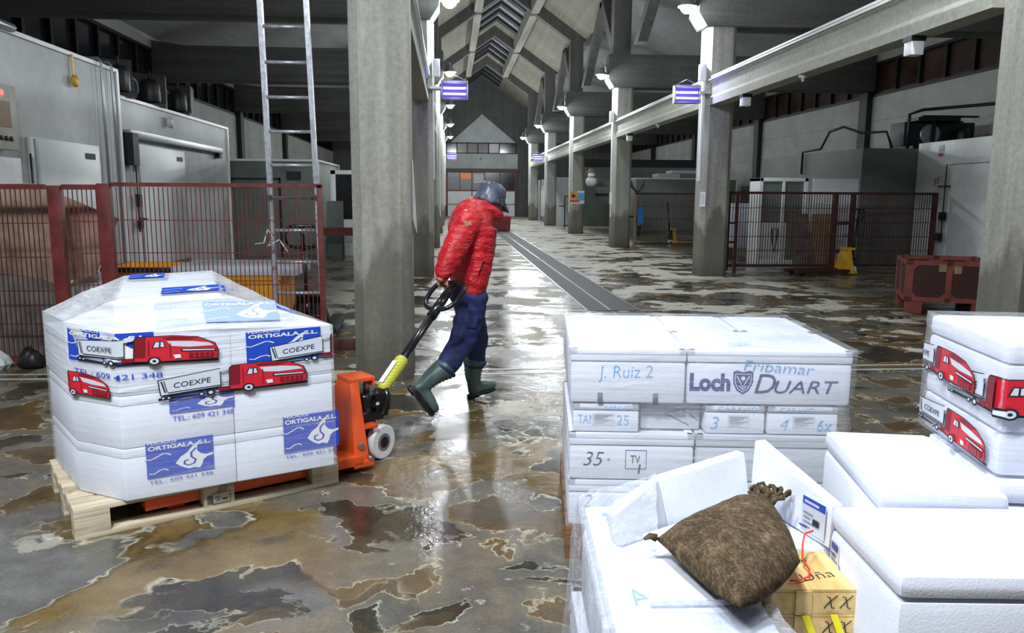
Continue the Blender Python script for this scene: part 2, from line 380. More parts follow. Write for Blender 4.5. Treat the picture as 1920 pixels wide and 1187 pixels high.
def tag(o, label=None, cat=None, group=None, kind=None):
    if label: o['label'] = label
    if cat: o['category'] = cat
    if group: o['group'] = group
    if kind: o['kind'] = kind
    return o
def thing(name, label, cat, loc=(0, 0, 0), rz=0.0, group=None, rot=None):
    o = bpy.data.objects.new(name, None); COL.objects.link(o); o.location = loc; o.rotation_euler = rot or (0, 0, rz)
    o.empty_display_size = 0.1
    return tag(o, label, cat, group)
def struct(mb, name, mats, parent=None, **k):
    o = mb.build(name, mats, parent, **k)
    if parent is None: o['kind'] = 'structure'
    return o
def dup(root, loc=None, rz=None, label=None):
    r = root.copy(); COL.objects.link(r)
    if loc is not None: r.location = loc
    if rz is not None: r.rotation_euler = (0, 0, rz)
    if label: r['label'] = label
    for ch in list(root.children):
        c = ch.copy(); COL.objects.link(c); c.parent = r
        for g in list(ch.children):
            d = g.copy(); COL.objects.link(d); d.parent = c
    return r
def quick(name, mats, label, cat, fn, bevel=0.0, group=None, **k):
    mb = MB(); fn(mb); return tag(mb.build(name, mats, None, bevel, **k), label, cat, group)

# ---- printed matter: flat shapes in (u, v) mapped onto a surface
_tc = {}
def text_tris(s, bold=0.0, shear=0.0):
    key = (s, bold, shear)
    if key in _tc: return _tc[key]
    cu = bpy.data.curves.new('t', 'FONT'); cu.body = s; cu.offset = bold; cu.shear = shear; cu.resolution_u = 3
    o = bpy.data.objects.new('t', cu); me = o.to_mesh()
    vs = [(v.co.x, v.co.y) for v in me.vertices]; fs = [tuple(p.vertices) for p in me.polygons]
    o.to_mesh_clear(); bpy.data.objects.remove(o); bpy.data.curves.remove(cu)
    x0 = min(v[0] for v in vs); x1 = max(v[0] for v in vs)
    _tc[key] = ([(x-x0, y) for x, y in vs], fs, x1-x0); return _tc[key]
class Decal:
    def __init__(s, fmap, off=0.001): s.f = fmap; s.bm = bmesh.new(); s.mats = []; s.z = off; s.T = lambda p: p
    def _m(s, mat):
        if mat not in s.mats: s.mats.append(mat)
        return s.mats.index(mat)
    def add(s, vs, fs, mat):
        i = s._m(mat); vv = [s.bm.verts.new((*s.T(v), s.z)) for v in vs]; s.z += 0.0003
        for f in fs:
            try: s.bm.faces.new([vv[k] for k in f]).material_index = i
            except ValueError: pass
    def poly(s, pts, mat):
        tr = tessellate_polygon([[Vector((x, y, 0)) for x, y in pts]]); s.add(pts, [tuple(t) for t in tr], mat)
    def rect(s, x0, y0, x1, y1, mat): s.add([(x0, y0), (x1, y0), (x1, y1), (x0, y1)], [(0, 1, 2, 3)], mat)
    def text(s, t, x, y, h, mat, width=None, bold=0.0, shear=0.0, rot=0.0):
        vs, fs, w_ = text_tris(t, bold, shear); sy = h/0.73; sx = (width/w_) if width else sy
        c, d = math.cos(rot), math.sin(rot)
        s.add([(x+px*sx*c-py*sy*d, y+px*sx*d+py*sy*c) for px, py in vs], fs, mat)
    def line(s, pts, w_, mat):
        vs = []; n = len(pts)
        for i in range(n):
            a = Vector(pts[max(i-1, 0)]); b = Vector(pts[min(i+1, n-1)]); t = (b-a); t = t.normalized() if t.length else Vector((1, 0))
            nn = Vector((-t.y, t.x))*w_/2; p = Vector(pts[i]); vs += [tuple(p+nn), tuple(p-nn)]
        s.add(vs, [(2*i, 2*i+1, 2*i+3, 2*i+2) for i in range(n-1)], mat)
    def disc(s, x, y, r, mat, n=20, ry=None):
        ry = ry or r; s.add([(x+r*math.cos(2*PI*k/n), y+ry*math.sin(2*PI*k/n)) for k in range(n)], [tuple(range(n))], mat)
    def build(s, name, parent=None, cuts=()):
        for x in cuts:
            bmesh.ops.bisect_plane(s.bm, geom=s.bm.verts[:]+s.bm.edges[:]+s.bm.faces[:], plane_co=(x, 0, 0), plane_no=(1, 0, 0))
        for v in s.bm.verts: v.co = s.f(v.co.x, v.co.y, v.co.z)
        me = bpy.data.meshes.new(name); s.bm.to_mesh(me); s.bm.free()
        for m in s.mats: me.materials.append(M[m])
        o = bpy.data.objects.new(name, me); COL.objects.link(o)
        if parent is not None:
            o.parent = parent
        return o
def fmap(o, u, v):
    o = Vector(o); u = Vector(u).normalized(); v = Vector(v).normalized(); n = u.cross(v)
    return lambda a, b, c: o+u*a+v*b+n*c
#PART2
# ------------------------------------------------------------------ the hall
CX = 2.16                                    # middle of the nave
mir = lambda x, s: x if s > 0 else 2*CX - x  # s=+1 right side, -1 left side
SIDE = {1: 'right', -1: 'left'}
def sbox(mb, s, x0, x1, y0, y1, z0, z1):
    a, b = sorted((mir(x0, s), mir(x1, s))); mb.box(a, b, y0, y1, z0, z1)
YN, YF = -7.0, 56.2
mb = MB(); mb.box(-8.6, 12.9, YN, YF+0.3, -0.12, 0.0); struct(mb, 'floor', 'floor')
mb = MB()
mb.box(-8.1, 12.4, 10.32, 10.36, 0.0, 0.002); struct(mb, 'trim_1', 'pane_white')
mb = MB(); mb.box(-8.1, 12.4, 6.60, 6.64, 0.0, 0.002); mb.box(-8.1, 12.4, 6.78, 6.81, 0.0, 0.002); struct(mb, 'trim_2', 'pane_white')

# drain gratings let into the floor down the middle of the nave
gy = [3.6, 10.3, 18.7, 27.1, 35.3, 44.0]
gl = ['dark drain grating beside the foam box pallets, nearest stretch', 'wet drain grating in the nave floor just past the walking person',
      'drain grating between the second pair of columns', 'drain grating leading up to the red cage by the far door', 'drain grating running on behind the far red cage']
for i in range(5):
    t = thing('drain_grating', gl[i], 'drain', (CX, gy[i], 0), 0, 'drain gratings in the nave floor')
    L = gy[i+1]-gy[i]-0.12; mb = MB(); mb.box(-0.33, 0.33, 0, L, 0.0, 0.004); mb.build('grating_bars', 'grate', t)
    mb = MB(); mb.box(-0.37, -0.335, 0, L, 0.0, 0.006); mb.box(0.335, 0.37, 0, L, 0.0, 0.006); mb.box(-0.05, -0.02, 0, L, 0.0045, 0.006); mb.build('rim', 'pane_grey', t)

# roof slabs over the nave: each side from the eave to the skylight strip, ridge strip between
for s in (1, -1):
    mb = MB()
    P = [(5.25, 7.45), (3.30, 8.80), (3.30, 8.92), (5.25, 7.57)]
    mb.extr([(mir(x, s), YN, z) for x, z in P], (0, YF-YN+0.3, 0))
    struct(mb, 'ceiling', 'roof')
mb = MB()
for s in (1, -1):
    for k in range(-2, 6):
        y0 = 14.7+8.3*k; 
        # solid part of the ridge strip: last third of every bay
        mb.extr([(mir(3.30, s), y0+6.3-8.3 if k > -2 else YN, 8.80), (mir(3.30, s), y0+0.4, 8.80), (CX, y0+0.4, 9.59), (CX, y0+6.3-8.3 if k > -2 else YN, 9.59)], (0, 0, 0.1))
struct(mb, 'ceiling', 'roof')
sky = None
for k in range(-1, 5):
    y0 = 14.7+8.3*k+0.4
    mb = MB()
    for s in (1, -1):
        for i in range(4):
            ya = y0+i*1.47+0.5; yb = ya+0.97
            mb.extr([(mir(3.28, s), ya, 8.83), (mir(3.28, s), yb, 8.83), (CX, yb, 9.61), (CX, ya, 9.61)], (0, 0, 0.03))
    sk = struct(mb, 'window_%d' % (k+21), 'sky_glass')
    mb = MB()
    for s in (1, -1):
        for i in range(5):
            ya = y0+i*1.47; yb = ya+0.5
            mb.extr([(mir(3.28, s), ya, 8.70), (mir(3.28, s), yb, 8.70), (CX, yb, 9.48), (CX, ya, 9.48)], (0, 0, 0.15))
    mb.build('window_bar', 'frame_dark', sk)
# aisle slabs slope down from the nave to the outer walls
for s in (1, -1):
    mb = MB(); mb.extr([(mir(x, s), YN, z) for x, z in [(5.10, 8.05), (12.9, 5.55), (12.9, 5.7), (5.10, 8.2)]], (0, YF-YN+0.3, 0))
    struct(mb, 'ceiling', 'aisle_roof')

order = {-1: 'nearest', 0: 'second', 1: 'third', 2: 'fourth', 3: 'fifth', 4: 'sixth'}
extra_col = {(1, 0): 'with a white notice taped to its side', (1, 1): 'with a narrow paper notice on its edge', (1, 2): 'with the yellow poster wrapped round it',
             (-1, -1): 'large and stained, close behind the orange pallet jack', (1, -1): 'cut by the right edge of the picture'}
colroot = None
for s in (1, -1):
    for k in range(-1, 5):
        y = 14.7+8.3*k
        lab = 'grey concrete column, %s in the %s row' % (order[k], SIDE[s])
        if (s, k) in extra_col: lab += ', ' + extra_col[(s, k)]
        t = thing('concrete_column', lab, 'column', ((4.995 if k >= 0 else 5.09) if s > 0 else -0.555, y+0.26, 0), 0, 'concrete columns of the hall')
        mb = MB(); a, c = (0.275 if s > 0 else 0.235), 0.08
        mb.prism([(-a+c, -0.26), (a-c, -0.26), (a, -0.26+c), (a, 0.26-c), (a-c, 0.26), (-a+c, 0.26), (-a, 0.26-c), (-a, -0.26+c)], 0, 4.60)
        mb.build('shaft', 'column', t)
        if k >= 0:
            mb = MB(); mb.box(-s*(a+0.02)-0.015, -s*(a+0.02)+0.015, -0.12, -0.07, 0.9 if k > 0 else 1.8, 4.55); mb.box(-s*(a+0.015)-0.012, -s*(a+0.015)+0.012, 0.02, 0.045, 1.8, 4.55)
            mb.build('conduit', 'white', t)
        if k == 0 and s > 0: COL0 = t
        # cross beam over the aisle, its nose poking into the nave
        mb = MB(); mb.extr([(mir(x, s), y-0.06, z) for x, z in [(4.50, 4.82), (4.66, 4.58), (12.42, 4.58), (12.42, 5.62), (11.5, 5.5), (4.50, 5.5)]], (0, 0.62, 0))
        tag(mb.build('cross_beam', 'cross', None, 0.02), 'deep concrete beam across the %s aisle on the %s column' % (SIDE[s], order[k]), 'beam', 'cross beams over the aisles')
        # longitudinal beam to the next column
        if k < 4:
            y0, y1 = y+0.54, y+8.28
            x0 = 4.78; t2 = thing('concrete_beam', 'long concrete beam on the %s side between the %s and %s columns' % (SIDE[s], order[k], order[k+1]), 'beam', (4.90 if s > 0 else -0.52, y0, 0), 0, 'long beams between the columns')
            pr = [(-0.13, 3.18), (0.13, 3.18), (0.13, 3.32), (0.07, 3.38), (0.07, 3.58), (0.13, 3.60), (0.13, 3.66), (-0.13, 3.66), (-0.13, 3.60), (-0.09, 3.57), (-0.09, 3.36), (-0.13, 3.30)]
            mb = MB(); mb.extr([(p*s, 0, z) for p, z in pr], (0, y1-y0, 0)); mb.build('beam', 'beam', t2)
            mb = MB(); mb.tube([(-s*0.15, 0.0, 3.63), (-s*0.15, y1-y0, 3.63)], 0.016, 8); mb.tube([(-s*0.10, 0.0, 3.69), (-s*0.10, y1-y0, 3.69)], 0.022, 8)
            mb.build('cable_pipe', 'white', t2)
        # roof frame leg, strut and rafter halves
for k in range(-1, 5):
    y = 14.7+8.3*k
    t = thing('roof_frame', 'dark concrete roof frame standing on the %s pair of columns' % order[k], 'roof frame', (CX, y, 5.5), 0, 'roof frames across the nave')
    for s in (1, -1):
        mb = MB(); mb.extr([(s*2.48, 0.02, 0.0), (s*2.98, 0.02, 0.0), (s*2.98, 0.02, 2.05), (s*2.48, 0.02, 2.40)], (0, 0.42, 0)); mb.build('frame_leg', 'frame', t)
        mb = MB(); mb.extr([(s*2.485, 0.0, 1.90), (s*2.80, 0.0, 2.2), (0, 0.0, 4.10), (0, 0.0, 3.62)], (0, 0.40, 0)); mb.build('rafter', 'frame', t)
        if k < 4:   # purlins to the next frame
            mb = MB(); mb.box(s*1.08-0.15, s*1.08+0.15, 0.41, 8.30, 2.86, 3.45); mb.build('purlin', 'purlin', t)
        if k > -1:  # sloping struts between this leg and the nearer one
            mb = MB()
            for (ya, za, yb, zb) in ((-2.2, -0.1, -5.5, 2.0), (-7.85, -0.1, -5.5, 2.0)):
                d = 0.24 if ya > -5 else -0.24
                mb.extr([(s*2.60, ya-d, za), (s*2.60, ya+d, za), (s*2.60, yb+d*0.9, zb+0.1), (s*2.60, yb-d*0.9, zb)], (s*0.26, 0, 0))
            mb.build('strut', 'frame', t)

# outer walls with their strip windows
win = 1
for s in (1, -1):
    mb = MB(); sbox(mb, s, 12.4, 12.65, YN, YF, 0, 4.46); sbox(mb, s, 12.4, 12.65, YN, YF, 5.37, 5.8)
    struct(mb, 'wall_'+SIDE[s], 'wall' if s > 0 else 'wall')
    for k in range(-2, 5):
        ya, yb = 14.7+8.3*k+0.5, 14.7+8.3*(k+1)
        mb = MB(); sbox(mb, s, 12.5, 12.52, ya, yb, 4.46, 5.37); fr = struct(mb, 'window_%d' % win, 'rust_glass' if s > 0 else 'glass_dark'); win += 1
        mb = MB()
        for i in range(8):
            yy = ya+(yb-ya)*i/7; sbox(mb, s, 12.40, 12.50, yy-0.05, yy+0.05, 4.46, 5.37)
        sbox(mb, s, 12.38, 12.50, ya, yb, 4.42, 4.50); sbox(mb, s, 12.38, 12.50, ya, yb, 5.32, 5.40)
        mb.build('window_frame', 'frame_dark', fr)
        mb = MB(); sbox(mb, s, 12.22, 12.39, ya-0.5, ya-0.05, 0.0, 4.57); struct(mb, 'trim_%d' % (win+3), 'frame_dark')
mb = MB(); mb.box(-8.6, 12.9, YF, YF+0.3, 0, 9.8); struct(mb, 'wall_end', 'end')
mb = MB(); mb.box(-8.6, 12.9, YN-0.3, YN, 0, 9.8); struct(mb, 'wall_back', 'end')
# far end wall: gable triangle, band of windows, pale band and door
mb = MB(); mb.extr([(0.02, YF-0.12, 5.12), (4.58, YF-0.12, 5.12), (2.20, YF-0.12, 7.05)], (0, 0.12, 0)); struct(mb, 'wall_gable', 'render')
mb = MB(); mb.box(-0.32, 4.70, YF-0.08, YF, 3.34, 4.36); struct(mb, 'wall_band', 'render')
mb = MB(); mb.box(-0.32, 4.60, YF-0.14, YF-0.02, 4.36, 4.42); mb.box(-0.32, 4.60, YF-0.14, YF-0.02, 5.04, 5.10)
for x in (-0.32, 0.42, 1.14, 1.87, 2.62, 3.37, 4.55): mb.box(x, x+0.07, YF-0.14, YF-0.02, 4.36, 5.10)
fr = struct(mb, 'window_30', 'frame_dark')
for i, (a, b) in enumerate(((-0.25, 0.42), (0.49, 1.14), (1.21, 1.87), (1.94, 2.62), (2.69, 3.37), (3.44, 4.55))):
    mb = MB(); mb.box(a, b, YF-0.08, YF-0.06, 4.42, 5.04); mb.build('window_pane', 'pane_white' if i == 4 else ('glass_dark' if i in (0, 5) else 'rust_glass'), fr)
mb = MB(); mb.box(-0.40, 4.75, YF-0.22, YF, 3.14, 3.34); struct(mb, 'trim_30', 'cross')
mb = MB()
for x in (-0.32, 4.50): mb.box(x, x+0.12, YF-0.16, YF, 0, 3.14)
for x in (1.46,): mb.box(x, x+0.06, YF-0.15, YF-0.04, 0, 3.14)
mb.box(-0.2, 4.50, YF-0.15, YF-0.04, 1.78, 1.86); mb.box(-0.2, 4.50, YF-0.14, YF-0.04, 0.84, 0.88); mb.box(-0.2, 4.50, YF-0.15, YF-0.04, 3.06, 3.14)
for x in (0.62, 2.38, 3.42): mb.box(x, x+0.05, YF-0.15, YF-0.04, 1.86, 3.06)
dr = struct(mb, 'door_1', 'redfence')
for a, b in ((-0.2, 1.46), (1.52, 4.50)):
    for z0, z1 in ((0.02, 0.84), (0.88, 1.78)):
        mb = MB(); mb.box(a, b, YF-0.10, YF-0.07, z0, z1); mb.build('door_panel', 'doorw', dr)
for i, (a, b) in enumerate(((-0.2, 0.62), (0.67, 1.46), (1.52, 2.38), (2.43, 3.42), (3.47, 4.50))):
    mb = MB(); mb.box(a, b, YF-0.10, YF-0.07, 1.86, 3.06); mb.build('door_pane', 'pane_grey' if i in (0, 1) else ('glass_dark' if i > 2 else 'pane_grey'), dr)
mb = MB(); mb.box(0.70, 1.43, YF-0.12, YF-0.105, 2.62, 3.0); mb.build('painted_glow_pane', 'pane_glow', dr)['label'] = 'pane with a painted orange glow'
mb = MB(); mb.box(1.62, 2.28, YF-0.12, YF-0.105, 2.35, 2.95); mb.build('door_pane', 'pane_white', dr)
mb = MB(); mb.box(2.05, 2.2, YF-0.12, YF-0.08, 3.95, 4.05); tag(mb.build('exit_light', 'cloth_blue'), 'tiny sign lamp on the pale band over the far door', 'sign')

# ------------------------------------------------------------------ lamps on the columns
def floodlamp(s, k):
    y = 14.7+8.3*k
    t = thing('floodlight', 'glowing white lamp on the %s column of the %s row' % (order[k], SIDE[s]), 'lamp', (mir(4.32, s), y+0.05, 4.93), 0, 'white lamps on the columns')
    mb = MB(); mb.lathe([(0.04, 0.20), (0.07, 0.19), (0.09, 0.10), (0.17, 0.02), (0.18, -0.01), (0.165, -0.01), (0.15, 0.02), (0.05, 0.09)]); mb.build('lamp_housing', 'steel', t)
    mb = MB(); mb.lathe([(0.0, -0.13), (0.06, -0.12), (0.11, -0.08), (0.135, -0.03), (0.14, 0.0), (0.10, 0.02), (0.0, 0.03)]); mb.build('lamp_lens', 'lamp_face', t)
    mb = MB(); mb.tube([(0, 0, 0.19), (0, 0, 0.26), (s*0.26, 0, 0.26)], 0.018); mb.build('lamp_arm', 'steel', t)
    light('POINT', 'floodlight_beam', (mir(4.10, s), y+0.02, 4.68), 270 if k < 3 else 350, LAMP, 0.12)
for s in (1, -1):
    for k in range(0, 5): floodlamp(s, k)
    light('POINT', 'floodlight_beam', (mir(4.32, s), 6.45, 4.72), 240, LAMP, 0.12)
# violet insect lamps
def insect_lamp(loc, label, s=1):
    t = thing('insect_lamp', label, 'insect lamp', loc, 0, 'violet insect lamps')
    W, H, D = 0.44, 0.32, 0.16
    mb = MB(); mb.box(-W/2, W/2, 0.0, D, H/2-0.05, H/2); mb.box(-W/2, W/2, 0.0, D, -H/2, -H/2+0.02); mb.box(-W/2-0.02, -W/2, 0, D, -H/2, H/2); mb.box(W/2, W/2+0.02, 0, D, -H/2, H/2); mb.build('housing', 'steel', t, 0.004)
    mb = MB(); mb.box(-W/2, W/2, D-0.02, D-0.01, -H/2+0.02, H/2-0.05); mb.build('reflector', 'uv_blue', t)
    for z in (0.035, -0.065):
        mb = MB(); mb.tube([(-W/2+0.02, 0.07, z), (W/2-0.02, 0.07, z)], 0.019, 10); mb.build('tube', 'uv_white', t)
    mb = MB()
    for i in range(7): mb.box(-W/2, W/2, 0.0, 0.004, -H/2+0.03+i*0.037, -H/2+0.033+i*0.037)
    mb.build('grille', 'darkmetal', t)
    mb = MB(); mb.tube([(-W/2, 0.05, H/2), (-0.02, 0.05, H/2+0.10), (W/2, 0.05, H/2)], 0.006); mb.build('hanger', 'steel', t)
    mb = MB(); a_, b_ = sorted((s*(W/2+0.01), s*(W/2+0.22))); mb.box(a_, b_, 0.06, 0.34, 0.02, 0.06); mb.build('bracket', 'steel', t)
    light('POINT', 'insect_lamp_glow', (loc[0], loc[1]-0.12, loc[2]), 9, (0.16, 0.12, 1.0), 0.1)
insect_lamp((4.30, 14.45, 3.35), 'violet insect lamp on the second column of the right row, large')
insect_lamp((0.08, 14.45, 3.36), 'violet insect lamp beside the left row of columns, large', -1)
insect_lamp((4.30, 39.3, 3.36), 'small far violet insect lamp under the right beam')
insect_lamp((0.06, 39.3, 3.36), 'small far violet insect lamp by the left row near the end wall', -1)
# junction boxes and small lamps on and under the right beam
for i, (x, y, z, l) in enumerate(((4.85, 8.25, 3.06, 'white box lamp hanging under the right beam, nearest of three'), (4.85, 13.05, 3.06, 'white box lamp under the right beam just before the second column'), (4.85, 21.6, 3.06, 'small white box lamp under the right beam before the third column'))):
    t = thing('box_lamp', l, 'lamp', (x, y, z), 0, 'box lamps under the right beam')
    mb = MB(); mb.box(-0.07, 0.07, -0.07, 0.07, -0.07, 0.07); mb.build('diffuser', 'white', t, 0.008)
    mb = MB(); mb.box(-0.08, 0.08, -0.08, 0.08, 0.07, 0.12); mb.build('mount', 'darkmetal', t)
for y in (10.9, 18.6): quick('ceiling_socket', 'white', 'small white fitting under the right beam, %s' % ('near the first box lamp' if y < 12 else 'between the second and third columns'), 'fitting', lambda m: (m.lathe([(0.06, 0.06), (0.06, 0.03), (0.025, 0.02), (0.02, -0.03)], (4.85, y, 3.12), 10)), group='fittings under the right beam')
for k, s in ((0, 1), (0, -1), (1, 1)):
    quick('junction_box', 'white', 'white junction box on the %s column of the %s row at beam height' % (order[k], SIDE[s]), 'box', lambda m: m.box((4.64 if s > 0 else -0.24)-0.06, (4.64 if s > 0 else -0.24)+0.06, 14.7+8.3*k-0.02, 14.7+8.3*k+0.10, 3.62, 3.92), 0.01, 'junction boxes on the columns')
#PART3
# ------------------------------------------------------------------ left aisle: cold rooms, fence, ladder
def cold_room(name, label, x0, x1, y0, y1, h, mat='panelw', trim=True, z0=0.0):
    t = thing(name, label, 'cold room', ((x0+x1)/2, (y0+y1)/2, z0)); a, b = (x1-x0)/2, (y1-y0)/2
    mb = MB(); mb.box(-a, a, -b, b, 0, h); mb.build('panel_walls', mat, t, 0.01)
    if trim:
        mb = MB(); mb.box(-a-0.03, a+0.03, -b-0.03, b+0.03, h-0.02, h+0.03)
        mb.box(a-0.01, a+0.035, -b-0.03, -b+0.05, 0, h); mb.box(a-0.01, a+0.035, b-0.05, b+0.03, 0, h); mb.build('edge_trim', 'white', t)
    return t
cr1 = cold_room('cold_room', 'tall white cold room at the left edge of the picture', -8.0, -5.0, 5.0, 12.65, 3.32)
def local(t, x, y, z): return (x-t.location.x, y-t.location.y, z-t.location.z)
def side_door(t, y0, y1, h, x=-5.0, track=False, mat='doorw', s=1):
    ox, oy, _ = t.location; X = x-ox
    mb = MB(); mb.box(*sorted((X, X+s*0.07)), y0-oy, y1-oy, 0.05, h); d = mb.build('door', mat, t, 0.012)
    mb = MB(); mb.box(*sorted((X+s*0.07, X+s*0.09)), y0-oy+0.02, y0-oy+0.07, 0.05, h-0.02); mb.box(*sorted((X+s*0.07, X+s*0.085)), y0-oy+0.05, y1-oy, 0.05, 0.3); mb.build('door_edge', 'steel', d)
    mb = MB(); mb.box(*sorted((X+s*0.07, X+s*0.075)), y1-oy-0.45, y1-oy-0.15, h-0.2, h-0.12); mb.build('door_plate', 'darkmetal', d)
    if track:
        mb = MB(); mb.box(*sorted((X, X+s*0.12)), y0-oy-0.3, y1-oy+2.4, h+0.08, h+0.2); mb.build('door_track', 'steel', t, 0.01)
        mb = MB(); mb.box(*sorted((X, X+s*0.16)), y0-oy-0.35, y0-oy-0.12, h-0.35, h+0.15); mb.box(*sorted((X, X+s*0.1)), y1-oy+2.2, y1-oy+2.4, h-0.02, h+0.1); mb.build('track_end', 'darkmetal', t)
    mb = MB(); mb.tube([(X+s*0.09, y0-oy-0.12, h-0.2), (X+s*0.09, y0-oy-0.12, 0.9)], 0.012); mb.tube([(X+s*0.09, y0-oy-0.12, 1.1), (X+s*0.16, y0-oy+0.02, 1.1)], 0.02); mb.box(*sorted((X+s*0.06, X+s*0.14)), y0-oy-0.17, y0-oy-0.07, 1.3, 1.5); mb.box(*sorted((X+s*0.06, X+s*0.14)), y0-oy-0.17, y0-oy-0.07, 0.95, 1.08)
    mb.build('door_latch', 'darkmetal', t)
    return d
side_door(cr1, 9.95, 11.75, 2.17)
for y in (12.0, 12.35):
    quick('service_pipe', 'steel', 'grey pipe running down the tall left cold room, %s' % ('nearer of two' if y < 12.2 else 'at its far corner'), 'pipe', lambda m: m.tube([(-5.2, y, 3.40), (-4.96, y, 3.40), (-4.93, y, 3.34), (-4.93, y, 0.1)], 0.022), group='pipes on the left cold room')
cr2 = cold_room('cold_room', 'lower white cold room with a sliding door behind the red fence', -8.0, -5.1, 12.7, 18.9, 2.98)
side_door(cr2, 13.35, 15.7, 2.3, -5.1, True)
quick('wall_lamp', 'white', 'small round white lamp on the top edge of the lower left cold room', 'lamp', lambda m: m.lathe([(0.0, 0.0), (0.09, 0.02), (0.11, 0.08), (0.0, 0.09)], (-5.09, 15.0, 2.78), 14, Matrix.Rotation(PI/2, 4, 'Y')))
quick('air_freshener', 'yellow', 'round yellowed disc on a cord on the tall left cold room', 'disc', lambda m: (m.lathe([(0.0, 0.0), (0.08, 0.0), (0.08, 0.03), (0.0, 0.03)], (-4.96, 11.2, 2.98), 16, Matrix.Rotation(PI/2, 4, 'Y')), m.box(-4.965, -4.955, 11.17, 11.22, 3.05, 3.32)))
cr3 = cold_room('cold_room', 'grey panelled room with a dark door at the end of the left aisle', -5.4, -3.25, 19.9, 23.6, 2.32, 'panelg')
mb = MB(); mb.box(-0.95, 0.15, -1.93, -1.86, 0.0, 1.85); d = mb.build('door', 'darkmetal' if 0 else 'panelg', cr3); mb = MB(); mb.box(-0.99, -0.95, -1.94, -1.85, 0, 1.9); mb.box(0.15, 0.19, -1.94, -1.85, 0, 1.9); mb.box(-0.99, 0.19, -1.94, -1.85, 1.85, 1.9); mb.build('door_frame', 'darkmetal', cr3)
mb = MB(); mb.box(0.35, 0.68, -1.90, -1.85, 1.86, 2.06); mb.build('vent', 'darkmetal', cr3)
# glazed white door unit beside it
t = thing('glazed_door', 'white framed glass door at the far end of the left aisle', 'door', (-2.55, 20.0, 0))
mb = MB(); mb.box(-0.40, -0.28, 0, 0.06, 0, 2.1); mb.box(0.28, 0.40, 0, 0.06, 0, 2.1); mb.box(-0.40, 0.40, 0, 0.06, 2.0, 2.1); mb.box(-0.40, 0.40, 0, 0.06, 0, 0.9); mb.build('door_frame', 'white', t, 0.005)
mb = MB(); mb.box(-0.28, 0.28, 0.02, 0.04, 0.9, 2.0); mb.build('pane', 'glass_dark', t)
t = thing('work_table', 'low red topped table against the nearest left column', 'table', (-2.35, 19.2, 0))
mb = MB(); mb.box(-0.75, 0.75, -0.25, 0.25, 0.55, 0.72); mb.build('tabletop', 'redfence', t)
for x in (-0.68, -0.2, 0.68):
    mb = MB(); mb.box(x-0.02, x+0.02, -0.2, -0.16, 0, 0.55); mb.build('leg', 'darkmetal', t)
quick('white_sheet', 'panelg', 'plain white panel leaning behind the red topped table', 'panel', lambda m: m.extr([(-3.1, 19.9, 0), (-2.65, 19.9, 0), (-2.65, 19.95, 1.35), (-3.05, 19.95, 1.35)], (0, 0.03, 0)))
# machinery on the cold room roofs
def compressor(x, y, z, label, w=0.9, rz=0.0):
    t = thing('compressor_unit', label, 'machine', (x, y, z), rz, 'cooling machines on the cold rooms')
    mb = MB(); mb.box(-w/2, w/2, -0.5, 0.5, 0, 0.06); mb.build('base_frame', 'darkmetal', t)
    mb = MB(); mb.box(-w/2, w/2, -0.1, 0.5, 0.06, 0.62); mb.build('condenser', 'darkmetal', t, 0.01)
    mb = MB(); mb.lathe([(0.0, 0), (0.15, 0.0), (0.17, 0.05), (0.17, 0.33), (0.12, 0.42), (0.0, 0.43)], (w*0.25, -0.3, 0.06), 16); mb.build('motor_dome', 'black', t)
    mb = MB(); mb.lathe([(0.22, -0.02), (0.24, 0.0), (0.24, 0.06), (0.20, 0.05), (0.03, 0.03), (0.0, 0.06)], (-w*0.15, -0.12, 0.34), 18, Matrix.Rotation(PI/2, 4, 'X')); mb.build('fan_ring', 'steel', t)
    mb = MB(); mb.tube([(w*0.25, -0.3, 0.48), (w*0.25, -0.3, 0.62), (w*0.1, 0.0, 0.64), (-w*0.4, 0.1, 0.66)], 0.02); mb.build('pipe', 'darkmetal', t)
    return t
compressor(-5.55, 13.45, 3.01, 'dark compressor with a grey fan ring on the lower left cold room', 0.9, 0.5)
compressor(-5.6, 15.0, 3.01, 'tall dark compressor motor in the middle of the lower left cold room roof', 1.0, 0.3)
compressor(-5.6, 16.6, 3.01, 'dark compressor at the far end of the lower left cold room roof', 0.9, 0.2)
# black strip-light tube at the very top left
quick('tube_lamp', 'steel', 'grey tube lamp on the upper rim of the tall left cold room', 'lamp', lambda m: m.tube([(-4.95, 9.0, 3.36), (-4.95, 9.75, 3.36)], 0.05), group=None)
# control box
t = thing('control_box', 'beige control box with a red light at the left edge', 'control box', (-4.90, 9.18, 2.34))
mb = MB(); mb.box(-0.07, 0.07, -0.28, 0.28, -0.36, 0.34); mb.build('case', 'board_beige', t, 0.012)
mb = MB(); mb.box(0.07, 0.075, -0.22, 0.14, -0.12, 0.16); mb.build('display_plate', 'screen', t)
mb = MB(); mb.box(0.07, 0.08, -0.09, 0.02, 0.22, 0.27); mb.build('red_light', 'led', t)
for i in range(3):
    mb = MB(); mb.lathe([(0.025, 0.0), (0.025, 0.02), (0.0, 0.022)], (0.07, -0.1+i*0.1, -0.24), 12, Matrix.Rotation(PI/2, 4, 'Y')); mb.build('knob', 'black', t)
quick('socket_box', 'white', 'white cabinet below the control box at the left edge', 'box', lambda m: m.box(-4.99, -4.85, 8.9, 9.5, 1.45, 1.9), 0.01)

def mesh_panel(mb, x0, x1, z0, z1, pitch=0.042, r=0.0035, rows=5, y=0.0):
    n = max(2, int(round((x1-x0)/pitch)))
    for i in range(1, n):
        x = x0+(x1-x0)*i/n; mb.box(x-r, x+r, y-r, y+r, z0, z1)
    for i in range(1, rows):
        z = z0+(z1-z0)*i/rows; mb.box(x0, x1, y-r-0.003, y+r+0.003, z-r, z+r)
FY = 7.3
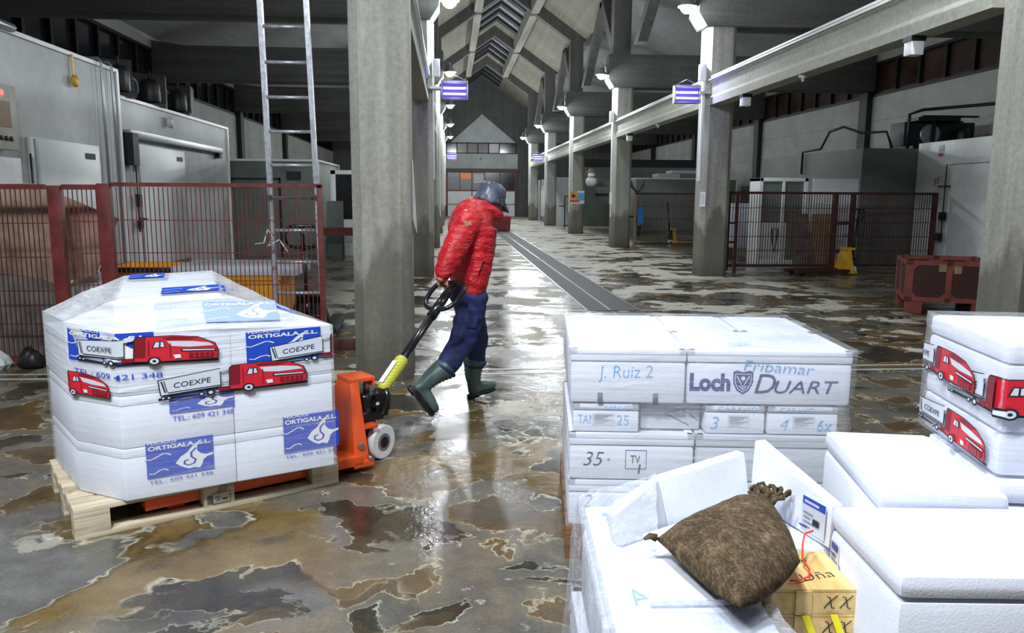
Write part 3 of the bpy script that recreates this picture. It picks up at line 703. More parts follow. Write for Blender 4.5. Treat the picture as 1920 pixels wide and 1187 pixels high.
# fence panels are things: left piece with its two stout posts, long right piece
t = thing('mesh_fence', 'dark red wire fence panel at the far left with brown boards behind it', 'fence', (-3.55, FY, 0), 0, 'red wire fence panels on the left')
mb = MB(); mesh_panel(mb, -1.3, 0.0, 0.05, 1.55, rows=5); mb.build('wire_mesh', 'redfence_d', t)
for x in (0.03,):
    mb = MB(); mb.box(x, x+0.11, -0.04, 0.04, 0, 1.58); mb.build('post', 'redfence', t, 0.005)
mb = MB(); mb.box(-1.3, 0.0, -0.025, 0.025, 1.545, 1.59); mb.build('top_rail', 'redfence', t)
mb = MB(); mb.box(-1.3, 0.0, -0.025, 0.025, 0.02, 0.06); mb.build('bottom_rail', 'redfence', t)
t = thing('mesh_fence', 'narrow red wire fence panel between the two stout red posts', 'fence', (-3.40, FY, 0), 0, 'red wire fence panels on the left')
mb = MB(); mesh_panel(mb, 0.0, 0.36, 0.42, 1.55, rows=4); mb.build('wire_mesh', 'redfence', t)
mb = MB(); mb.box(0.30, 0.41, -0.04, 0.04, 0, 1.60); mb.build('post', 'redfence', t, 0.005)
mb = MB(); mb.box(0.0, 0.36, -0.025, 0.025, 1.545, 1.59); mb.build('top_rail', 'redfence', t)
mb = MB(); mb.box(0.0, 0.36, -0.025, 0.025, 0.38, 0.43); mb.build('bottom_rail', 'redfence', t)
t = thing('mesh_fence', 'long red wire fence panel in front of the ladder', 'fence', (-2.985, FY, 0), 0, 'red wire fence panels on the left')
mb = MB(); mesh_panel(mb, 0.0, 1.80, 0.12, 1.57, rows=5, pitch=0.040); mb.build('wire_mesh', 'redfence', t)
mb = MB(); mb.box(1.785, 1.83, -0.022, 0.022, 0.0, 1.60); mb.build('end_post', 'redfence', t, 0.004)
mb = MB(); mb.box(0.0, 1.83, -0.022, 0.022, 1.575, 1.61); mb.build('top_rail', 'redfence', t)
mb = MB(); mb.box(0.0, 1.83, -0.022, 0.022, 0.09, 0.13); mb.build('bottom_rail', 'redfence', t)
# ladder
t = thing('ladder', 'tall aluminium ladder standing behind the left red fence', 'ladder', (-1.93, 7.75, 0))
mb = MB(); a = Vector((0.255, -0.05, 0)); b = Vector((0.285, -0.55, 5.2)); c = Vector((0.70, -0.05, 0)); d = Vector((0.655, -0.55, 5.2))
def rail(m, p, q_):
    m.extr([p+Vector((-0.02, -0.035, 0)), p+Vector((0.02, -0.035, 0)), p+Vector((0.02, 0.035, 0)), p+Vector((-0.02, 0.035, 0))], q_-p)
rail(mb, a, b); mb.build('rail', 'alu', t); mb = MB(); rail(mb, c, d); mb.build('rail', 'alu', t)
for i in range(17):
    f = (0.28+i*0.30)/5.2; mb = MB(); mb.tube([a.lerp(b, f), c.lerp(d, f)], 0.016, 8); mb.build('rung', 'alu', t)
for q_ in (a, c):
    mb = MB(); mb.box(q_.x-0.025, q_.x+0.025, -0.095, -0.005, 0.0, 0.05); mb.build('foot', 'black', t)
quick('white_strap', 'white', 'twisted white strap tied round the ladder behind the fence', 'strap', lambda m: m.tube([(-1.80, 7.45, 1.06), (-1.72, 7.45, 1.07), (-1.68, 7.45, 1.20), (-1.64, 7.45, 1.12), (-1.69, 7.45, 1.04), (-1.58, 7.45, 1.10), (-1.51, 7.45, 0.99)], 0.008, 6))
# tubs and slabs behind the fence
def tub(name, label, x0, x1, y0, y1, h, mat, rim, z0=0.0, group=None):
    t = thing(name, label, 'tub', ((x0+x1)/2, (y0+y1)/2, z0), 0, group); a, b = (x1-x0)/2, (y1-y0)/2; w_ = 0.03
    mb = MB()
    mb.box(-a*0.94, a*0.94, -b*0.94, b*0.94, 0, 0.04)
    for sx, sy in ((1, 0), (-1, 0), (0, 1), (0, -1)):
        if sx: mb.hexa([(sx*a*0.94-w_/2, -b*0.94, 0.02), (sx*a*0.94+w_/2, -b*0.94, 0.02), (sx*a*0.94+w_/2, b*0.94, 0.02), (sx*a*0.94-w_/2, b*0.94, 0.02), (sx*a-w_/2, -b, h), (sx*a+w_/2, -b, h), (sx*a+w_/2, b, h), (sx*a-w_/2, b, h)])
        else: mb.hexa([(-a*0.94, sy*b*0.94-w_/2, 0.02), (a*0.94, sy*b*0.94-w_/2, 0.02), (a*0.94, sy*b*0.94+w_/2, 0.02), (-a*0.94, sy*b*0.94+w_/2, 0.02), (-a, sy*b-w_/2, h), (a, sy*b-w_/2, h), (a, sy*b+w_/2, h), (-a, sy*b+w_/2, h)])
    mb.build('tub_body', mat, t)
    mb = MB()
    for p in ((-a-0.03, a+0.03, -b-0.03, -b+0.01), (-a-0.03, a+0.03, b-0.01, b+0.03), (-a-0.03, -a+0.01, -b, b), (a-0.01, a+0.03, -b, b)): mb.box(*p, h-0.05, h)
    mb.build('rim', rim, t, 0.006); return t
tub('plastic_tub', 'yellow tub under the white slab behind the ladder', -2.85, -1.82, 8.5, 9.3, 0.66, 'bin_yellow', 'bin_yellow', group='yellow tubs behind the fence')
tub('plastic_tub', 'yellow tub with a black rim behind the red posts', -3.65, -2.95, 8.6, 9.3, 0.74, 'bin_yellow', 'black', group='yellow tubs behind the fence')
quick('foam_slab', 'foam_grey', 'long white foam slab lying over the yellow tubs behind the fence', 'slab', lambda m: m.box(-2.92, -1.62, 8.45, 9.25, 0.66, 0.77), 0.02)
quick('crumpled_sheet', 'tarp', 'crumpled clear plastic sheet on the floor behind the red posts', 'sheet', lambda m: m.lathe([(0.0, 0.0), (0.22, 0.02), (0.20, 0.22), (0.26, 0.38), (0.10, 0.52), (0.0, 0.55)], (-3.55, 8.1, 0.2), 7))
quick('grey_crate', 'grime', 'dark grey crate under the crumpled sheet behind the red posts', 'crate', lambda m: m.box(-3.85, -3.25, 7.85, 8.4, 0, 0.2), 0.01)
quick('plank_offcut', 'ply', 'upright plywood offcut left of the wrapped white stack', 'board', lambda m: m.box(-3.08, -2.90, 6.45, 6.52, 0.0, 0.55), 0.004)
# brown boards leaning behind the fence on the far left
quick('stained_board', 'board', 'big brownish stained board leaning behind the far left fence', 'board', lambda m: m.extr([(-4.75, 7.7, 1.58), (-3.85, 7.7, 1.60), (-3.12, 7.72, 1.28), (-3.40, 7.8, 0.74), (-3.92, 7.85, 0.62), (-4.75, 7.85, 0.78)], (0, 0.03, 0)))
quick('grimy_board', 'grime', 'grimy grey board standing low behind the far left fence', 'board', lambda m: m.extr([(-4.75, 7.5, 0.0), (-3.55, 7.5, 0.0), (-3.55, 7.58, 0.62), (-3.8, 7.6, 0.72), (-4.75, 7.6, 0.88)], (0, 0.03, 0)))
for i, (x, s_, mt, lb, ct) in enumerate(((-4.0, 0.30, 'tarp', 'low crumpled clear bag on the floor at the foot of the far left fence', 'bag'), (-3.66, 0.2, 'black', 'black round thing on the floor beside the clear bag at the far left', 'can'), (-3.36, 0.2, 'tarp', 'small crumpled pale bag at the foot of the first red post', 'bag'))):
    def _f(m):
        rg = []
        for z, r_ in ((0.0, 0.8), (0.04, 1.0), (0.10, 0.85), (0.15, 0.45), (0.17, 0.1)):
            rg.append([Vector((x+math.cos(k*PI/9)*r_*s_*0.6*(1+0.35*mn.noise(Vector((k*0.9, z*20, i)))), 7.05+math.sin(k*PI/9)*r_*s_*0.35, z*(1+0.5*mn.noise(Vector((k*0.7, 3, i)))))) for k in range(18)])
        m.rings(rg, mt == 'black')
    quick('crumpled_bag' if ct == 'bag' else 'round_can', mt, lb, ct, _f)
# black handled trolley (second pallet jack) behind the fence
def pallet_jack(loc, rz, label, body, handle_tilt=0.12, hm='gloss_black', loop=True, length=1.05, fork=None):
    t = thing('pallet_jack', label, 'pallet jack', loc, rz, 'pallet jacks')
    # x = forward (handle side), forks run back along -x
    mb = MB()
    for y in (-0.19, 0.19): mb.box(-1.15, 0.0, y-0.075, y+0.075, 0.05, 0.11)
    mb.build('forks', fork or body, t, 0.008)
    for y in (-0.19, 0.19):
        mb = MB(); mb.tube([(-1.0, y-0.05, 0.04), (-1.0, y+0.05, 0.04)], 0.038, 14); mb.build('load_roller', 'black', t)
    mb = MB()
    mb.extr([(-0.02, -0.26, 0.03), (0.10, -0.26, 0.03), (0.10, -0.12, 0.50), (0.02, -0.12, 0.50)], (0, 0.03, 0))
    mb.extr([(-0.02, 0.23, 0.03), (0.10, 0.23, 0.03), (0.10, 0.09, 0.50), (0.02, 0.09, 0.50)], (0, 0.03, 0))
    mb.hexa([(-0.03, -0.27, 0.03), (0.0, -0.27, 0.03), (0.0, 0.27, 0.03), (-0.03, 0.27, 0.03), (0.03, -0.12, 0.50), (0.05, -0.12, 0.50), (0.05, 0.12, 0.50), (0.03, 0.12, 0.50)])
    mb.box(0.0, 0.19, -0.12, 0.12, 0.48, 0.53); mb.box(-0.03, 0.17, -0.26, 0.26, 0.03, 0.07)
    mb.build('body', body, t, 0.008)
    mb = MB(); mb.lathe([(0.055, 0.10), (0.06, 0.22), (0.05, 0.24), (0.05, 0.34), (0.028, 0.35), (0.028, 0.47), (0.0, 0.48)], (0.16, 0, 0), 16); mb.box(0.10, 0.24, -0.06, 0.06, 0.18, 0.24); mb.box(0.12, 0.28, -0.05, 0.05, 0.26, 0.32); mb.build('pump', 'gloss_black', t)
    for y in (-0.075, 0.075):
        mb = MB(); mb.tube([(0.17, y-0.03, 0.088), (0.17, y+0.03, 0.088)], 0.086, 28, smooth=False); w_ = mb.build('steering_wheel', 'white', t, 0.006)
        mb = MB(); mb.tube([(0.17, y-0.035, 0.088), (0.17, y+0.035, 0.088)], 0.028, 16); mb.build('wheel_hub', 'darkmetal', w_)
    base = Vector((0.20, 0, 0.30)); dr = Vector((math.sin(handle_tilt), 0, math.cos(handle_tilt))); end = base+dr*length
    mb = MB(); mb.tube([base, end-dr*0.16], 0.024, 12); mb.build('handle_shaft', hm, t)
    mb = MB(); mb.tube([base-dr*0.05, base+dr*0.14], 0.034, 10); mb.build('handle_pivot', 'gloss_black', t)
    n = Vector((dr.z, 0, -dr.x)); L = []
    for i in range(25):
        a = 2*PI*i/24; L.append(end-dr*0.02+Vector((0, 0.17*math.cos(a), 0))*(1 if abs(math.cos(a)) < 2 else 1)+dr*(0.11*max(-1, min(1, 1.25*math.sin(a)))))
    mb = MB(); mb.tube(L, 0.017, 10, caps=False); g = mb.build('handle_loop', 'gloss_black', t)
    mb = MB(); mb.tube([end-dr*0.16, end+dr*0.07], 0.02, 10); mb.tube([end+dr*0.02+n*0.0, end+dr*0.03+n*0.07], 0.010, 8); mb.build('control_lever', 'gloss_black', t)
    return t, base, end, dr
pallet_jack((-1.47, 8.3, 0), -PI/2+0.05, 'black handled pallet jack parked behind the left red fence', 'darkmetal', 0.25, 'black', length=0.85)

# ------------------------------------------------------------------ right aisle
cr4 = cold_room('cold_room', 'dark grey green cold room in the right aisle behind the fence', 9.15, 12.35, 17.25, 22.9, 2.6, 'panelg', False)
ox, oy = cr4.location.x, cr4.location.y
cr5 = cold_room('cold_room', 'white cold room front with a small warning sign near the right edge', 10.35, 12.3, 13.2, 17.1, 2.70, 'doorw', False)
mb = MB(); mb.box(-1.06, -0.96, -1.2, 0.55, 0.0, 2.35); mb.build('door_frame', 'white', cr5, 0.01)
mb = MB(); mb.box(-1.08, -1.05, -1.95, -0.70, 0.05, 2.2); mb.build('door_opening', 'glass_dark', cr5)
mb = MB(); mb.box(-1.10, -0.97, -1.9, 0.75, 2.20, 2.32); mb.build('door_track', 'white', cr5)
mb = MB(); mb.tube([(-1.06, 0.75, 0.6), (-1.06, 0.75, 2.2)], 0.012); mb.tube([(-1.08, 0.95, 1.75), (-1.08, 0.55, 1.75)], 0.016); mb.box(-1.14, -1.06, 0.62, 0.78, 1.05, 1.22); mb.box(-1.14, -1.06, 0.7, 0.85, 0.62, 0.78); mb.build('door_latch', 'darkmetal', cr5)
fm = fmap((10.345, 16.9, 0), (0, -1, 0), (0, 0, 1)); fm2 = lambda u, v, n: fm(u, v, n)-Vector(cr5.location)
D = Decal(fm2, 0.004); D.rect(0.55, 2.38, 0.72, 2.62, 'paper'); D.rect(0.56, 2.38, 0.71, 2.45, 'ink_red'); D.line([(0.60, 2.50), (0.64, 2.58), (0.68, 2.50), (0.60, 2.50)], 0.012, 'ink')
D.text('ES', 0.50, 1.78, 0.13, 'ink_red', 0.2, 0.0, 0.3, 0.35); D.build('warning_sticker', cr5)
cq = compressor(11.3, 18.0, 2.62, 'big dark compressor with a long arm on the right cold room roof', 1.7, 0.0)
mb = MB(); mb.box(-0.7, 0.3, -0.4, 0.1, 0.63, 0.71); mb.box(-0.55, 0.8, -0.3, -0.2, 0.72, 0.76); mb.box(-0.25, -0.15, -0.2, -0.1, 0.06, 0.63); mb.build('fan_arm', 'darkmetal', cq)
quick('service_pipe', 'darkmetal', 'dark pipe bending along the right wall above the cold rooms', 'pipe', lambda m: m.tube([(10.2, 17.3, 2.6), (10.2, 17.3, 3.35), (10.5, 17.3, 3.45), (12.2, 16.2, 3.55), (12.3, 12.0, 3.6)], 0.035))
quick('service_pipe', 'darkmetal', 'dark pipe looping up over the grey green cold room', 'pipe', lambda m: m.tube([(9.1, 20.2, 2.1), (9.1, 20.2, 2.66), (9.2, 19.4, 2.70), (9.3, 19.2, 3.1), (9.5, 18.9, 3.2), (9.7, 18.4, 3.02), (10.2, 18.2, 3.04), (10.3, 18.1, 2.66)], 0.03))
quick('window_shutter', 'glass_dark', 'dark shuttered opening on the right wall beyond the second column', 'opening', lambda m: m.box(12.28, 12.39, 25.3, 28.5, 0.9, 2.5))
# display fridge and panels
t = thing('display_fridge', 'white sliding door display fridge behind the right fence', 'fridge', (7.33, 17.1, 0))
mb = MB()
for x0, x1 in ((-0.55, -0.47), (0.47, 0.55)): mb.box(x0, x1, 0, 0.6, 0, 1.93)
mb.box(-0.55, 0.55, 0, 0.6, 1.85, 1.93); mb.box(-0.47, 0.47, 0.0, 0.6, 0.0, 0.12); mb.box(-0.47, 0.47, 0.55, 0.6, 0.1, 1.85); mb.box(-0.03, 0.03, 0, 0.05, 0.1, 1.85)
mb.build('cabinet', 'white', t, 0.006)
mb = MB(); mb.box(-0.47, 0.10, 0.02, 0.05, 0.12, 0.95); mb.build('lower_panel', 'doorw', t)
mb = MB(); mb.box(-0.47, 0.47, 0.06, 0.09, 0.95, 1.85); mb.box(0.10, 0.47, 0.02, 0.04, 0.12, 0.95); mb.build('glass_pane', 'panelg', t)
quick('chain_loop', 'black', 'black chain loop hanging on the display fridge front', 'chain', lambda m: m.tube([(7.10, 17.08, 0.80), (7.12, 17.08, 0.5), (7.16, 17.08, 0.30), (7.20, 17.08, 0.5), (7.24, 17.08, 0.80), (7.10, 17.08, 0.82)], 0.014, 6))
quick('wood_panel', 'paper', 'pale panel with a brown lower half standing right of the display fridge', 'panel', lambda m: m.box(7.98, 9.0, 17.05, 17.12, 0, 1.92))
quick('wood_panel', 'ply', 'brown lower board leaning on the pale panel beside the fridge', 'panel', lambda m: m.box(7.96, 8.5, 16.98, 17.03, 0, 1.15))
quick('dark_panel', 'grime', 'dark sheet leaning inside the right fence beside the fridge', 'panel', lambda m: m.extr([(7.45, 16.7, 0), (7.95, 16.7, 0), (7.8, 16.85, 1.15), (7.5, 16.85, 1.15)], (0, 0.03, 0)))
t = thing('mesh_fence', 'brown red wire fence across the right aisle in front of the fridge', 'fence', (5.65, 15.9, 0), 0, 'fences in the right aisle')
mb = MB(); mesh_panel(mb, 0.0, 4.42, 0.12, 1.58, pitch=0.055, r=0.006, rows=5); mb.build('wire_mesh', 'redfence_d', t)
mb = MB(); mb.box(0, 4.46, -0.03, 0.03, 1.57, 1.62); mb.build('top_rail', 'redfence_d', t)
mb = MB(); mb.box(0, 4.46, -0.03, 0.03, 0.08, 0.13); mb.build('bottom_rail', 'redfence_d', t)
for x in (0.0, 2.28, 2.66, 4.42):
    mb = MB(); mb.box(x-0.045, x+0.045, -0.04, 0.04, 0, 1.62); mb.build('post', 'redfence_d', t)
mb = MB(); mb.box(2.3, 2.66, -0.03, 0.03, 0.36, 0.44); mb.box(2.3, 2.66, -0.03, 0.03, 0.95, 1.02); mb.build('brace', 'redfence_d', t)
t = thing('mesh_fence', 'dark wire gate between the second right column and the fence', 'fence', (5.25, 15.35, 0), 0.0, 'fences in the right aisle')
mb = MB(); mb.box(0, 0.04, -0.02, 0.02, 0, 1.6); mb.box(0.36, 0.42, -0.03, 0.03, 0, 1.62); mb.box(0, 0.4, -0.02, 0.02, 1.56, 1.6); mb.box(0, 0.4, -0.02, 0.02, 0.98, 1.02); mb.box(0, 0.4, -0.02, 0.02, 0.28, 0.34); mb.box(0, 0.4, -0.02, 0.02, 0.6, 0.64); mb.build('gate_frame', 'redfence_d', t)
t = thing('mesh_fence', 'wire fence with an orange end post between the second and third right columns', 'fence', (5.50, 23.4, 0), 0, 'fences in the right aisle')
mb = MB(); mesh_panel(mb, 0.0, 2.2, 0.1, 1.58, pitch=0.06, r=0.006, rows=4); mb.build('wire_mesh', 'redfence_d', t)
mb = MB(); mb.box(0, 2.2, -0.03, 0.03, 1.56, 1.61); mb.build('top_rail', 'redfence_d', t)
mb = MB(); mb.box(0, 2.2, -0.03, 0.03, 0.08, 0.12); mb.build('bottom_rail', 'redfence_d', t)
mb = MB(); mb.box(-0.05, 0.02, -0.03, 0.03, 0, 1.62); mb.box(2.16, 2.22, -0.03, 0.03, 0, 1.62); mb.build('post', 'ply', t)
quick('blue_cloth', 'cloth_blue', 'blue cloth hanging at the orange fence post', 'cloth', lambda m: m.extr([(5.56, 23.33, 0.62), (5.72, 23.33, 0.70), (5.74, 23.33, 1.15), (5.56, 23.33, 1.18)], (0, 0.03, 0)))
mb = MB(); mb.tube([(5.50, 23.3, 1.62), (5.36, 23.3, 1.78), (5.33, 23.3, 1.95)], [0.03, 0.045, 0.01], 8); mb.tube([(5.50, 23.3, 1.62), (5.66, 23.3, 1.78), (5.72, 23.3, 1.97)], [0.03, 0.045, 0.01], 8)
tag(mb.build('bent_horns', 'boot'), 'blue green curved prongs sticking up from the orange fence post', 'prongs')
pallet_jack((7.78, 15.15, 0), 0.15, 'yellow pallet jack with dark red forks, on the right in front of the fridge', 'yellow', 0.10, 'black', length=0.9, fork='redfence_d')
pallet_jack((7.0, 24.2, 0), 2.9, 'yellow pallet jack seen left of the second right column', 'yellow', 0.10, 'black', length=0.95)
# far grey room with slabs on its roof
cr6 = cold_room('cold_room', 'long grey room behind the blue cloth in the right aisle', 7.4, 11.5, 31.5, 34.0, 2.2, 'panelg', True)
D = Decal(lambda u, v, n: Vector((u, -1.26-n, v)), 0.01); D.text('AV', -0.25, 1.0, 0.42, 'pane_grey', 0.7, 0, 0.3); D.build('faded_lettering', cr6)
quick('foam_slab', 'foam_grey', 'white slabs stacked on the roof of the long grey room', 'slab', lambda m: (m.box(8.4, 9.3, 31.9, 32.9, 2.24, 2.42), m.box(9.0, 10.0, 32.0, 33.0, 2.43, 2.55)), 0.01)
quick('metal_sawhorse', 'darkmetal', 'small dark table frame between the third and fourth right columns', 'table', lambda m: (m.box(6.6, 7.3, 29.9, 30.3, 0.7, 0.76), [m.box(x, x+0.05, y, y+0.05, 0, 0.7) for x in (6.62, 7.2) for y in (29.92, 30.22)]))
# stacked white crates behind the fence between second column and fridge
for i in range(2):
    quick('white_crate', 'foam_grey', ('tall white corrugated crate left of the display fridge, %s' % ('nearer' if i else 'farther')), 'crate', lambda m: m.box(7.0+i*0.75, 7.65+i*0.75, 19.2-i*0.3, 19.7-i*0.3, 0.25, 1.35), 0.02, 'white crates by the fridge')
    quick('crate_base', 'darkmetal', 'dark stand under the %s white crate by the fridge' % ('nearer' if i else 'farther'), 'stand', lambda m: [m.box(x, x+0.05, 19.22-i*0.3, 19.68-i*0.3, 0, 0.25) for x in (7.02+i*0.75, 7.58+i*0.75)])
# cabinets, snowman and door farther up on the right
cab = thing('metal_cabinet', 'pale green cabinet with a snowman figure on top', 'cabinet', (6.75, 36.3, 0))
mb = MB(); mb.box(-0.85, 0.95, 0, 1.2, 0.12, 1.92); mb.build('cabinet_body', 'panelg', cab, 0.02)
mb = MB(); mb.box(-0.85, 0.95, 0.02, 1.2, 0, 0.12); mb.build('plinth', 'board_beige', cab)
mb = MB(); mb.box(-0.12, 0.5, -0.02, 0.0, 1.50, 1.62); mb.build('vent', 'darkmetal', cab)
t = thing('snowman_figure', 'white snowman figure with a brown hat on the pale green cabinet', 'figurine', (6.5, 36.6, 1.92))
mb = MB(); mb.lathe([(0.0, 0.0), (0.2, 0.02), (0.28, 0.2), (0.25, 0.36), (0.14, 0.44), (0.17, 0.52), (0.16, 0.62), (0.08, 0.70), (0.0, 0.71)]); mb.build('snow_body', 'white', t)
mb = MB(); mb.lathe([(0.26, 0.66), (0.26, 0.68), (0.15, 0.70), (0.13, 0.82), (0.0, 0.84)]); mb.build('hat', 'ply', t)
mb = MB(); mb.tube([(-0.15, -0.1, 0.45), (0.0, -0.17, 0.44), (0.15, -0.1, 0.45)], 0.03); mb.build('scarf', 'truck_red', t)
t = cold_room('cold_room', 'white cold room with a closed door far down on the right', 5.45, 9.5, 41.2, 49.5, 2.45, 'panelw', False)
side_door(t, 43.0, 47.5, 2.05, 5.45, False, 'doorw', -1)
quick('wall_fitting', 'darkmetal', 'dark lamp bracket on the far white cold room', 'bracket', lambda m: (m.tube([(5.4, 43.5, 2.75), (5.4, 41.5, 2.85)], 0.04), m.lathe([(0, -0.1), (0.14, 0), (0, 0.15)], (5.4, 42.8, 2.68), 8), m.tube([(5.4, 43.4, 2.45), (5.4, 43.4, 2.76)], 0.03)))
t = thing('iron_gate', 'small dark barred gate beside the far white cold room', 'gate', (5.84, 36.9, 0)); mb = MB(); mb.box(-0.55, -0.5, 0, 0.04, 0, 1.5); mb.box(-0.05, 0, 0, 0.04, 0, 1.5); mb.box(-0.55, 0, 0, 0.04, 1.46, 1.5); mb.box(-0.55, 0, 0, 0.04, 0.1, 0.14); mb.box(-0.8, -0.55, 0, 0.04, 1.0, 1.05); mb.build('gate_frame', 'darkmetal', t)
# dark opening over the far cabinet row
mb = MB(); mb.box(6.0, 12.3, 38.3, 38.5, 0, 2.9); struct(mb, 'wall_partition', 'panelg')
mb = MB(); mb.box(6.0, 12.3, 38.2, 38.45, 2.9, 3.25); struct(mb, 'trim_31', 'frame_dark')
# notices on the columns
def notice(mb_, x0, x1, y, z0, z1): mb_.box(x0, x1, y-0.004, y, z0, z1)
t = thing('paper_notice', 'white paper notice taped on the second right column', 'notice', (4.758, 14.742, 1.46), 0, rot=(0, 0, -PI/4))
mb = MB(); mb.box(-0.055, 0.055, -0.022, -0.018, -0.14, 0.14); mb.build('sheet', 'paper', t); D = Decal(lambda u, v, n: Vector((u, -0.022-n, v)), 0.001)
for i in range(8): D.rect(-0.04, 0.10-i*0.025, 0.03+0.01*(i % 2), 0.106-i*0.025, 'print_grey')
D.build('printed_lines', t)
quick('paper_notice', 'paper', 'narrow white notice on the third right column', 'notice', lambda m: m.box(4.705, 4.719, 23.10, 23.42, 1.27, 1.62))
t = thing('advert_poster', 'yellow and blue poster wrapped round the fourth right column', 'poster', (4.995, 31.3, 1.2))
mb = MB(); mb.box(-0.29, 0.29, -0.012, 0.0, 0, 0.5); mb.build('sheet', 'paper', t)
D = Decal(lambda u, v, n: Vector((u, -0.012-n, v)), 0.001); D.rect(-0.29, 0.05, 0.0, 0.5, 'yellow'); D.rect(0.0, 0.12, 0.29, 0.42, 'marker'); D.disc(-0.15, 0.3, 0.08, 'ink_blue'); D.rect(-0.29, 0.05, 0.1, 0.14, 'string'); D.build('poster_print', t)
t = tub('red_cage', 'small red cage standing on the grating near the far door', 1.25, 2.55, 33.8, 34.8, 0.62, 'redfence', 'truck_red', 0.006)
t['category'] = 'cage'
# brown red cage bin on the right
t = thing('cage_bin', 'faded red metal cage bin in front of the nearest right column', 'bin', (6.03, 9.98, 0), -0.42)
def cage_side(m, L, H=0.70, z0=0.16, axis=0):
    def B(a0, a1, c0, c1):
        if axis == 0: m.box(a0, a1, -0.02, 0.02, c0, c1)
        else: m.box(-0.02, 0.02, a0, a1, c0, c1)
    B(0, L, H-0.06, H); B(0, L, z0, z0+0.06)
    for x in (0, L/2-0.035, L-0.07): B(x, x+0.07, z0, H)
    for k in (0, 1):
        xa = 0.07+k*(L/2-0.035); xb = xa+L/2-0.105
        for (cx, cz, sx, sz) in ((xa, z0+0.06, 1, 1), (xb, z0+0.06, -1, 1), (xa, H-0.06, 1, -1), (xb, H-0.06, -1, -1)):
            pts = [(cx, cz), (cx+sx*0.06, cz), (cx, cz+sz*0.06)]
            if axis == 0: m.extr([(p, -0.018, q_) for p, q_ in pts], (0, 0.036, 0))
            else: m.extr([(-0.018, p, q_) for p, q_ in pts], (0.036, 0, 0))
L, W = 0.98, 1.1
for nm, o_, ax, LL in (('front_panel', (0, 0, 0), 0, L), ('back_panel', (0, W, 0), 0, L), ('side_panel', (0, 0, 0), 1, W), ('side_panel', (L, 0, 0), 1, W)):
    mb = MB(); cage_side(mb, LL, axis=ax); mb.build(nm, 'binred', t, loc=o_)
mb = MB()
for y in (0.0, W): mb.box(0.03, L-0.03, y-0.004, y+0.004, 0.2, 0.66)
for x in (0.0, L): mb.box(x-0.004, x+0.004, 0.03, W-0.03, 0.2, 0.66)
mb.box(0, L, 0, W, 0.18, 0.2); mb.build('sheet_lining', 'binmesh', t)
for x in (0.0, L-0.2):
    for y in (0.0, W-0.12):
        mb = MB(); mb.extr([(x, y, 0), (x+0.2, y, 0), (x+0.2, y, 0.16), (x, y, 0.16)], (0, 0.12, 0)); mb.build('foot', 'binred', t)
mb = MB(); mb.box(0.36, 0.45, -0.026, -0.021, 0.56, 0.66); mb.box(0.54, 0.63, -0.026, -0.021, 0.54, 0.64); mb.build('tag_plate', 'ply', t)
quick('paper_notice', 'paper', 'curled white paper hanging on the right side of the nearest left column', 'notice', lambda m: m.extr([(-0.318, 6.62, 1.32), (-0.285, 6.70, 1.20), (-0.295, 6.80, 1.22), (-0.318, 6.80, 1.80), (-0.318, 6.62, 1.80)], (0.003, 0, 0)))
quick('red_bar', 'redfence_d', 'short dark red bar on the floor left of the nearest left column', 'bar', lambda m: m.box(-1.25, -0.83, 7.75, 7.86, 0.0, 0.10), 0.004)
# floor drain hole
quick('floor_drain', 'black', 'small dark round hole in the floor left of the red cage bin', 'hole', lambda m: m.lathe([(0.0, 0.0), (0.07, 0.0), (0.07, 0.003), (0.0, 0.003)], (4.55, 8.35, 0.0), 16))
